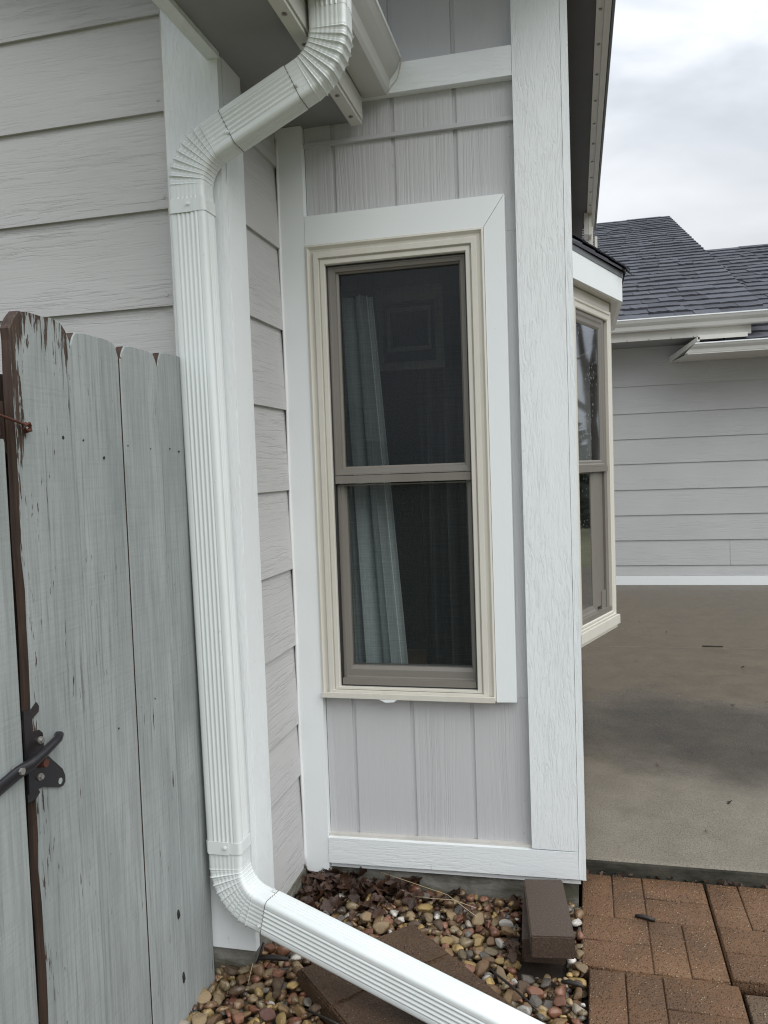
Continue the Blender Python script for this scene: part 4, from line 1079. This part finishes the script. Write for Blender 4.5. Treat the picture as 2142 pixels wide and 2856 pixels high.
for _ in range(1900): drop(random.choice((.011,.013,.016,.018,.021,.026)), 10, .02)
for _ in range(1800): drop(random.choice((.009,.011,.013,.015,.018,.021,.025)), 14, -.006)
for _ in range(900): drop(random.choice((.007,.009,.011)), 16, -.012)
# the 300 that show largest are objects of their own
def show(s_):
    i, j = min(nx_-1,int((s_[0]-X0)/RES)), min(ny_-1,int((s_[1]-Y0)/RES))
    vis = 1 if s_[2]+s_[3]*.4 > HF[i,j]-.006 else .15
    d = math.dist((s_[0],s_[1],s_[2]), (0,0,1.3))
    return vis*(s_[3]/d)**2*(1 if s_[1] > 1.5 else .3)
stones.sort(key=show, reverse=True)
for s_ in stones[:300]:
    o = bpy.data.objects.new('stone', SMF[s_[4]]); COL.objects.link(o); o.parent = bed
    o.location = Vector(s_[:3])-bed.location; o.scale = (s_[3],)*3; o.rotation_euler = (s_[6],s_[7],s_[5])
V_, F2, C2 = [], [], []; base = 0
cache = []
for me, _ in SM:
    co = np.empty(len(me.vertices)*3); me.vertices.foreach_get('co', co)
    fv = np.empty(len(me.polygons)*3, dtype=int); me.polygons.foreach_get('vertices', fv)
    cc = np.empty(len(me.loops)*4); me.attributes['col'].data.foreach_get('color', cc)
    cache.append((co.reshape(-1,3), fv.reshape(-1,3), cc.reshape(-1,4)[0]))
for s_ in stones[300:]:
    co, fv, cc = cache[s_[4]]
    m3 = np.array(Euler((s_[6],s_[7],s_[5])).to_matrix())*s_[3]
    V_.append(co@m3.T+np.array(s_[:3])-np.array(bed.location)); F2.append(fv+base); C2.append(np.tile(cc,(len(fv)*3,1))); base += len(co)
me = bpy.data.meshes.new('loose_stones'); me.from_pydata(np.vstack(V_).tolist(), [], np.vstack(F2).tolist())
at = me.color_attributes.new('col','FLOAT_COLOR','CORNER'); at.data.foreach_set('color', np.vstack(C2).ravel())
for p in me.polygons: p.use_smooth = True
me.materials.append(MAT['stone']); o = bpy.data.objects.new('loose_stones', me); COL.objects.link(o); o.parent = bed; o['kind'] = 'stuff'

# ------------------------------------------------------------------ dead leaves, twigs
def leaf_mesh(seed):
    r_ = random.Random(seed); bm = bmesh.new(); n_ = 13; spine, lf, rt = [], [], []
    curl, fold, bendy = r_.uniform(.3,1.6), r_.uniform(.2,.9), r_.uniform(-.6,.6)
    for i in range(n_+1):
        t = i/n_; w_ = .36*math.sin(math.pi*min(1,t*1.02+.02))**.8*(1+.30*math.sin(t*math.pi*5.3+r_.uniform(-.3,.3)))
        y_ = bendy*.25*math.sin(t*2.2); zc = curl*.28*(t-.4)**2
        spine.append(bm.verts.new((t-.5, y_, zc)))
        lf.append(bm.verts.new((t-.5+.05, y_+w_*math.cos(fold), zc+w_*math.sin(fold)+.05*math.sin(9*t+seed))))
        rt.append(bm.verts.new((t-.5+.05, y_-w_*math.cos(fold*.8), zc+w_*math.sin(fold*.8)+.05*math.sin(7*t+seed*2))))
    for i in range(n_):
        bm.faces.new((spine[i],spine[i+1],lf[i+1],lf[i])); bm.faces.new((spine[i],rt[i],rt[i+1],spine[i+1]))
    for v in bm.verts: v.co += Vector((mnoise.noise(v.co*4+Vector((seed,0,0))), mnoise.noise(v.co*4+Vector((0,seed,0))), mnoise.noise(v.co*3+Vector((0,0,seed)))))*.07
    me = bpy.data.meshes.new('leaf'); bm.to_mesh(me); bm.free(); me.materials.append(MAT['leaf'])
    for p in me.polygons: p.use_smooth = True
    return me
LM = [leaf_mesh(i+1) for i in range(9)]
lit = thing('leaf_litter', 'heap of curled brown dead leaves against the foundation in the corner', 'leaves', (-.72,2.28,0))
def put_leaf(parent, x_, y_, z_, s_):
    o = bpy.data.objects.new('leaf', random.choice(LM)); COL.objects.link(o); o.parent = parent
    o.location = Vector((x_,y_,z_))-parent.location; o.scale = (s_,s_,s_*random.uniform(.6,1.1)); o.rotation_euler = (random.gauss(0,.5),random.gauss(0,.5),random.uniform(0,6.28))
k_ = 0
while k_ < 170:
    x_ = -.86+abs(random.gauss(0,.22)); y_ = 2.355-abs(random.gauss(0,.075))
    if x_ > -.2 or y_ < 2.05 or (x_ > -.45 and y_ < 2.27): continue
    i, j = int((x_-X0)/RES), int((y_-Y0)/RES); h_ = HF[i,j]
    if h_ > 5: continue
    heap = max(0, 1-((x_+.76)/.22)**2-((2.36-y_)/.17)**2)
    put_leaf(lit, x_, y_, min(h_,.02)+.004+heap*random.uniform(0,.030), random.uniform(.03,.072)); k_ += 1
lit2 = thing('leaf_scrap', 'thin line of leaf scraps between the concrete slab edge and the pavers', 'leaves', (.25,2.55,0))
for _ in range(46): put_leaf(lit2, random.uniform(.01,.75), 2.549+random.uniform(-.006,.005), random.uniform(-.004,.006), random.uniform(.010,.026))
lit3 = thing('leaf_scrap', 'dark crumpled leaf remains on the gravel beside the brick stack', 'leaves', (-.2,2.05,0))
for _ in range(9): put_leaf(lit3, -.195+random.gauss(0,.016), 2.06+random.gauss(0,.025), .010+random.uniform(0,.012), random.uniform(.022,.042))
def gz(x_, y_):
    i, j = int((x_-X0)/RES), int((y_-Y0)/RES)
    if 0 <= i < nx_ and 0 <= j < ny_ and HF[i,j] < 5: return float(HF[i,j])
    return 0.0
def twig(label, pts, rad, mat='twig', name='twig'):
    bm = bmesh.new(); add_tube(bm, pts, rad, 7); c = Vector(pts[0])
    tag(finish(name, bm, mat, None, org=c, smooth=True), label, 'twig')
twig('short black twig lying on the terracotta paver', [(.138,2.318,.004),(.152,2.3135,.0065),(.172,2.308,.0065),(.190,2.303,.004)], [.0045,.0062,.006,.004])
twig('short black stick lying on the gravel left of the pipe', [(-.845,1.905,.022),(-.82,1.909,.026),(-.79,1.912,.026),(-.765,1.915,.022)], [.005,.0075,.0075,.005])
twig('long thin dark twig crossing the gravel beside the diagonal paver', [(-.245,1.985,.016),(-.215,1.945,.022),(-.18,1.915,.020),(-.145,1.872,.022),(-.115,1.842,.016)], [.002,.0032,.0034,.003,.0016])
twig('black twig in the gravel close to the paving edge', [(-.062,1.962,.016),(-.045,1.957,.021),(-.02,1.951,.021),(-.008,1.948,.018)], [.004,.006,.0055,.003])
twig('pale straw standing up in the gravel under the pipe', [(-.845,1.83,.0),(-.842,1.84,.022),(-.838,1.85,.044)], .0009, 'straw')
twig('bent pale straw lying over the leaf heap', [(-.50,2.28,.022),(-.44,2.255,.034),(-.38,2.262,.032),(-.31,2.245,.024)], .0009, 'straw')
twig('long pale grass stem leaning on the foundation wall', [(-.62,2.35,.05),(-.52,2.325,.04),(-.40,2.29,.03),(-.30,2.20,.022)], .0009, 'straw')
twig('dark twig lying below the left end of the diagonal paver', [(-.66,1.75,.012),(-.60,1.72,.02),(-.54,1.70,.016)], .003)
bm = bmesh.new(); add_tube(bm, [(-.838,1.925,.055),(-.842,1.915,.035),(-.850,1.905,.012),(-.86,1.905,-.01)], .0035, 7)
tag(finish('cable', bm, 'twig', None, org=(-.85,1.91,.0), smooth=True), 'short black cable end coming out under the corner board', 'cable')

# ------------------------------------------------------------------ back wing of the house
wing = thing('house_wing', 'grey lap sided back wing beyond the patio with charcoal shingle roof', 'house', (1.0,8.475,0))
YB = 8.475
zb_l = (.146,.252,.508,.765,1.024,1.287,1.539,1.796,2.069,2.29,2.47)
for i, zb in enumerate(zb_l[:-1]):
    zt = zb_l[i+1]+.012; segs = [(-1.2,3.0)]
    if i == 1: segs = [(-1.2,1.472),(1.4745,3.0)]
    for x0, x1 in segs:
        prism('siding_board', [(YB,zb),(YB+.012,zt),(YB+.03,zt),(YB+.03,zb+.002)], 'x', x0, x1, 'siding_far', wing, bevel=.0015)
box('base_trim', (-1.2,YB-.006,.0495), (3.0,YB+.03,.144), 'wing_trim', wing, .003)
box('wall', (-1.2,YB+.031,.0), (3.0,YB+.2,2.6), 'interior', wing, 0)
# eaves
YG = 8.035
SL = .41
box('soffit', (-1.2,YG+.002,2.452), (1.545,YB+.02,2.465), 'soffit', wing, 0)
box('fascia', (-1.2,YG-.006,2.455), (1.60,YG+.016,2.56), 'alu', wing, .002)
kgutter('gutter', 'long white gutter along the main eave of the back wing', 'x', YG-.008, -1, 2.535, -1.2, 1.725, .105, .112, 'gutter')
YG2 = 7.985
bm = bmesh.new()
add_prism(bm, [(YG2-.004,2.288),(YG2+.012,2.288),(YG2+.012,2.395),(YG2-.004,2.395)], 'x', 1.10, 3.2)
finish('fascia', bm, 'alu', wing, bevel=.002)
prism('soffit', [(1.03,YG2-.09),(3.2,YG2-.09),(3.2,YB-.002),(.945,YB-.002)], 'z', 2.282, 2.2870, 'alu', wing)
bm = bmesh.new()
near = Vector((1.112,7.90,0)); far = Vector((.928,8.468,0)); off = Vector((.022,0,0))
v = [bm.verts.new(p) for p in (near+Vector((0,0,2.395)),near+Vector((0,0,2.436)),far+Vector((0,0,2.338)),far+Vector((0,0,2.281)),near+off+Vector((0,0,2.395)),near+off+Vector((0,0,2.436)),far+off+Vector((0,0,2.338)),far+off+Vector((0,0,2.281)))]
for f in ((0,1,2,3),(4,7,6,5),(0,4,5,1),(1,5,6,2),(2,6,7,3),(3,7,4,0)): bm.faces.new([v[i_] for i_ in f])
finish('eave_return', bm, 'alu', wing)
box('soffit_trim', (1.12,7.90,2.412), (1.545,8.03,2.4515), 'alu', wing, .002)
bm = bmesh.new()
for k_ in range(8):
    p = near.lerp(far, .08+.12*k_); add_disc(bm, (p.x+.012,p.y,2.392-(.114)*(.08+.12*k_)-.003), (0,0,-1), .006, .003, 8)
for k_ in range(9): add_disc(bm, (-.1+.2*k_,YG-.007,2.461), (0,-1,0), .006, .003, 8)
finish('nail_heads', bm, 'nail', wing, kind='stuff')
g2 = kgutter('gutter', 'lower white gutter tucked under the overhang at the right', 'x', YG2-.006, -1, 2.290, 1.005, 3.2, .100, .092, 'gutter')
for o in [q for q in bpy.data.objects if q.parent == g2]:
    for v in o.data.vertices:
        if v.co.x < .2: v.co.x += max(0, v.co.z)/.092*.092
# roof decks
bm = bmesh.new()
def deck(x0, x1, y0, z0, y1):
    z1 = z0+SL*(y1-y0); vs = [bm.verts.new(p) for p in ((x0,y0,z0),(x1,y0,z0),(x1,y1,z1),(x0,y1,z1))]
    ws = [bm.verts.new((v.co.x,v.co.y,v.co.z-.03)) for v in vs]
    bm.faces.new(vs); bm.faces.new(ws[::-1])
    for i in range(4): j = (i+1)%4; bm.faces.new((vs[i],ws[i],ws[j],vs[j]))
    # far slope
    vs2 = [bm.verts.new(p) for p in ((x0,y1,z1),(x1,y1,z1),(x1,y1+5,z1-2),(x0,y1+5,z1-2))]; bm.faces.new(vs2)
RX = 1.742; Y0a, Z0a, Y1a = YG-.05, 2.628, 15.45
Y0b, Z0b, Y1b = YG2-.05, 2.378, 12.85
deck(-2.0, RX-.01, Y0a, Z0a, Y1a); deck(1.16, 3.3, Y0b, Z0b, Y1b)
finish('roof', bm, 'shingle', wing)
# shingles one by one: shared meshes, slightly wavy butts
def shingle_mesh(seed, w):
    r_ = random.Random(seed); bm = bmesh.new(); n_ = 4; e_ = .235; L = []
    for (yy, zz0) in ((0,.019),(e_*1.12,.003)):
        row = []
        for i in range(n_+1):
            x_ = w*i/n_; wob = r_.uniform(-.008,.008) if yy == 0 else 0
            row.append((bm.verts.new((x_,yy+wob,zz0+r_.uniform(-.003,.006)*(yy == 0))), bm.verts.new((x_,yy+wob,zz0-.020))))
        L.append(row)
    for i in range(n_):
        bm.faces.new((L[0][i][0],L[0][i+1][0],L[1][i+1][0],L[1][i][0])); bm.faces.new((L[0][i][1],L[0][i+1][1],L[0][i+1][0],L[0][i][0]))
    bm.faces.new((L[0][0][0],L[1][0][0],L[1][0][1],L[0][0][1])); bm.faces.new((L[0][n_][1],L[1][n_][1],L[1][n_][0],L[0][n_][0]))
    bmesh.ops.recalc_face_normals(bm, faces=bm.faces)
    me = bpy.data.meshes.new('shingle'); bm.to_mesh(me); bm.free(); me.materials.append(MAT['shingle']); return me
SW = (.17,.23,.29,.36); SH = [[shingle_mesh(10*i+j, w) for j in range(3)] for i, w in enumerate(SW)]
rake_a = math.atan(SL); ca, sa = math.cos(rake_a), math.sin(rake_a)
def lay(x0f, x1, y0, z0, y1, cap):
    s_ = 0; out_ = []; row = 0
    while y0+s_*ca < y1-.02:
        yy = y0+s_*ca; x_ = x0f(yy)-random.uniform(0,.3)
        while x_ < x1:
            k_ = random.randrange(4); w = SW[k_]; rem = x1-x_
            if rem < .42:
                k_ = min(range(4), key=lambda q: abs(SW[q]-rem)); out_.append((x_, yy, z0+s_*sa, k_, rem/SW[k_])); break
            out_.append((x_, yy, z0+s_*sa+random.choice((0,0,.007)), k_, 1.0)); x_ += w+.002
        s_ += .235; row += 1
    for q, (x_, yy, zz, k_, sx) in enumerate(out_):
        o = bpy.data.objects.new('shingle', random.choice(SH[k_])); COL.objects.link(o); o.parent = wing
        o.location = Vector((x_,yy,zz+.006))-wing.location; o.rotation_euler = (rake_a+.0,0,0); o.scale = (max(.1,sx),1,1)
    return len(out_)
extra = []       # shingles no view of the photograph shows, joined into one part
def lay(xa, x1, x0f, x1f, y0, z0, y1):
    s_ = 0; cnt = 0
    while y0+s_*ca < y1-.02:
        yy = y0+s_*ca; x_ = xa-random.uniform(0,.3)
        while x_ < x1-.001:
            k_ = random.randrange(4); rem = x1-x_; sx = 1.0
            if rem < .42: k_ = min(range(4), key=lambda q: abs(SW[q]-rem)); sx = rem/SW[k_]
            loc = Vector((x_,yy,z0+s_*sa+.006+(random.choice((0,0,.007)) if sx == 1 else 0)))
            if x_+SW[k_] > x0f(yy) and x_ < x1f(yy):
                o = bpy.data.objects.new('shingle', random.choice(SH[k_])); COL.objects.link(o); o.parent = wing; cnt += 1
                o.location = loc-wing.location; o.rotation_euler = (rake_a,0,0); o.scale = (sx,1,1)
            else: extra.append((random.choice(SH[k_]), loc-wing.location, sx))
            x_ += SW[k_]*sx+.002
        s_ += .235
    return cnt
far_x = lambda yy: .215*yy+.12          # right edge of the view
n1 = lay(-1.95, RX, lambda yy: .045*yy-.12, far_x, Y0a, Z0a, Y1a)
n2 = lay(1.62, 3.28, lambda yy: RX-.3, far_x, Y0b, Z0b, Y1b)
V_, F2, base = [], [], 0
rm = np.array(Euler((rake_a,0,0)).to_matrix())
for me, loc, sx in extra:
    co = np.array([v.co[:] for v in me.vertices])*np.array((sx,1,1)); V_.append(co@rm.T+np.array(loc))
    F2 += [tuple(q+base for q in p.vertices) for p in me.polygons]; base += len(co)
me = bpy.data.meshes.new('outer_shingles'); me.from_pydata(np.vstack(V_).tolist(), [], F2); me.materials.append(MAT['shingle'])
o = bpy.data.objects.new('outer_shingles', me); COL.objects.link(o); o.parent = wing; o['kind'] = 'stuff'
print('shingles', n1, n2, 'stones', len(stones))
# ridge caps
for x0, x1, y_, z_ in ((-2.0,RX,Y1a,Z0a+SL*(Y1a-Y0a)+.02),(RX-.2,3.3,Y1b,Z0b+SL*(Y1b-Y0b)+.02)):
    bm = bmesh.new(); add_prism(bm, [(y_-.15,z_-.075),(y_,z_),(y_+.15,z_-.075),(y_+.15,z_-.09),(y_,z_-.016),(y_-.15,z_-.09)], 'x', x0, x1)
    finish('ridge_cap', bm, 'shingle', wing)

# ------------------------------------------------------------------ trees across the yard (they show only as reflections in the bay glass)
def bare_tree(name, label, x, y, hgt, seed):
    r_ = random.Random(seed); t = thing(name, label, 'tree', (x,y,-.12), 'bare trees across the yard'); trunk = bmesh.new(); br = bmesh.new()
    def grow(bm, p, d, l, r, lev):
        pts, rad = [p], [r]; q = p.copy(); dd = d.copy()
        for i in range(4):
            dd = (dd+Vector((r_.gauss(0,.12),r_.gauss(0,.12),r_.gauss(0,.06)))).normalized(); q = q+dd*l/4; pts.append(q.copy()); rad.append(r*(1-.16*(i+1)))
        add_tube(bm, pts, rad, 6 if lev else 9)
        if lev < 3:
            for i in range(5 if lev else 8):
                k_ = r_.uniform(.3,1); idx = min(3,int(k_*4)); b0 = pts[idx].lerp(pts[idx+1], k_*4-idx)
                nd = (dd+Vector((r_.gauss(0,.7),r_.gauss(0,.7),r_.gauss(.15,.3)))).normalized(); grow(br, b0, nd, l*r_.uniform(.4,.65), rad[idx]*.5, lev+1)
    grow(trunk, Vector((x,y,-.12)), Vector((0,0,1)), hgt, .2, 0)
    finish('trunk', trunk, 'bark', t, smooth=True); finish('crown', br, 'bark', t)
for i, (x_, y_, h_) in enumerate(((15,16,8.5),(18.5,14.5,9.5),(13.5,20,8),(20,21,10),(17,11.5,9),(22,17,10))):
    bare_tree('bare_tree', 'bare leafless tree across the yard, mirrored in the bay glass', x_, y_, h_, 40+i)

def shrub(label, x, y, r, hgt, seed):
    r_ = random.Random(seed); t = thing('evergreen_shrub', label, 'shrub', (x,y,-.12), 'evergreens across the yard'); bm = bmesh.new()
    for _ in range(1400):
        th_, ph_ = r_.uniform(0,6.28), r_.uniform(0,1); rr = r*(1-ph_)**.7*r_.uniform(.6,1.05)
        p = Vector((x+rr*math.cos(th_), y+rr*math.sin(th_), -.1+hgt*ph_)); d = Vector((r_.gauss(0,1),r_.gauss(0,1),r_.gauss(0,1)))*.14; e_ = Vector((r_.gauss(0,1),r_.gauss(0,1),r_.gauss(0,1)))*.09
        bm.faces.new([bm.verts.new(q) for q in (p-d,p+e_,p+d,p-e_)])
    finish('foliage', bm, 'evergreen', t)
    bm = bmesh.new(); add_tube(bm, [(x,y,-.12),(x,y,hgt*.8)], [.07,.02], 7); finish('trunk', bm, 'bark', t)
for i, (x_, y_) in enumerate(((9.5,12.5),(11.5,11.2),(13,13.8),(10.5,15))): shrub('dark evergreen shrub across the yard, mirrored in the bay glass', x_, y_, 1.1, 2.1+.2*i, 70+i)

twig('thin dark twig lying on the concrete near the wing wall', [(.80,5.66,.051),(.86,5.655,.053),(.93,5.66,.051)], .004)
lit4 = thing('leaf_scrap', 'few tiny dark leaf bits scattered on the wet concrete', 'leaves', (.5,4.5,.048))
for x_, y_ in ((.34,5.2),(.62,6.1),(.46,6.5),(.75,4.3),(.30,3.4),(.52,3.05),(.22,4.4),(.95,5.1),(.70,3.6),(.40,2.8),(.60,2.75)): put_leaf(lit4, x_, y_, .0515, random.uniform(.012,.026))
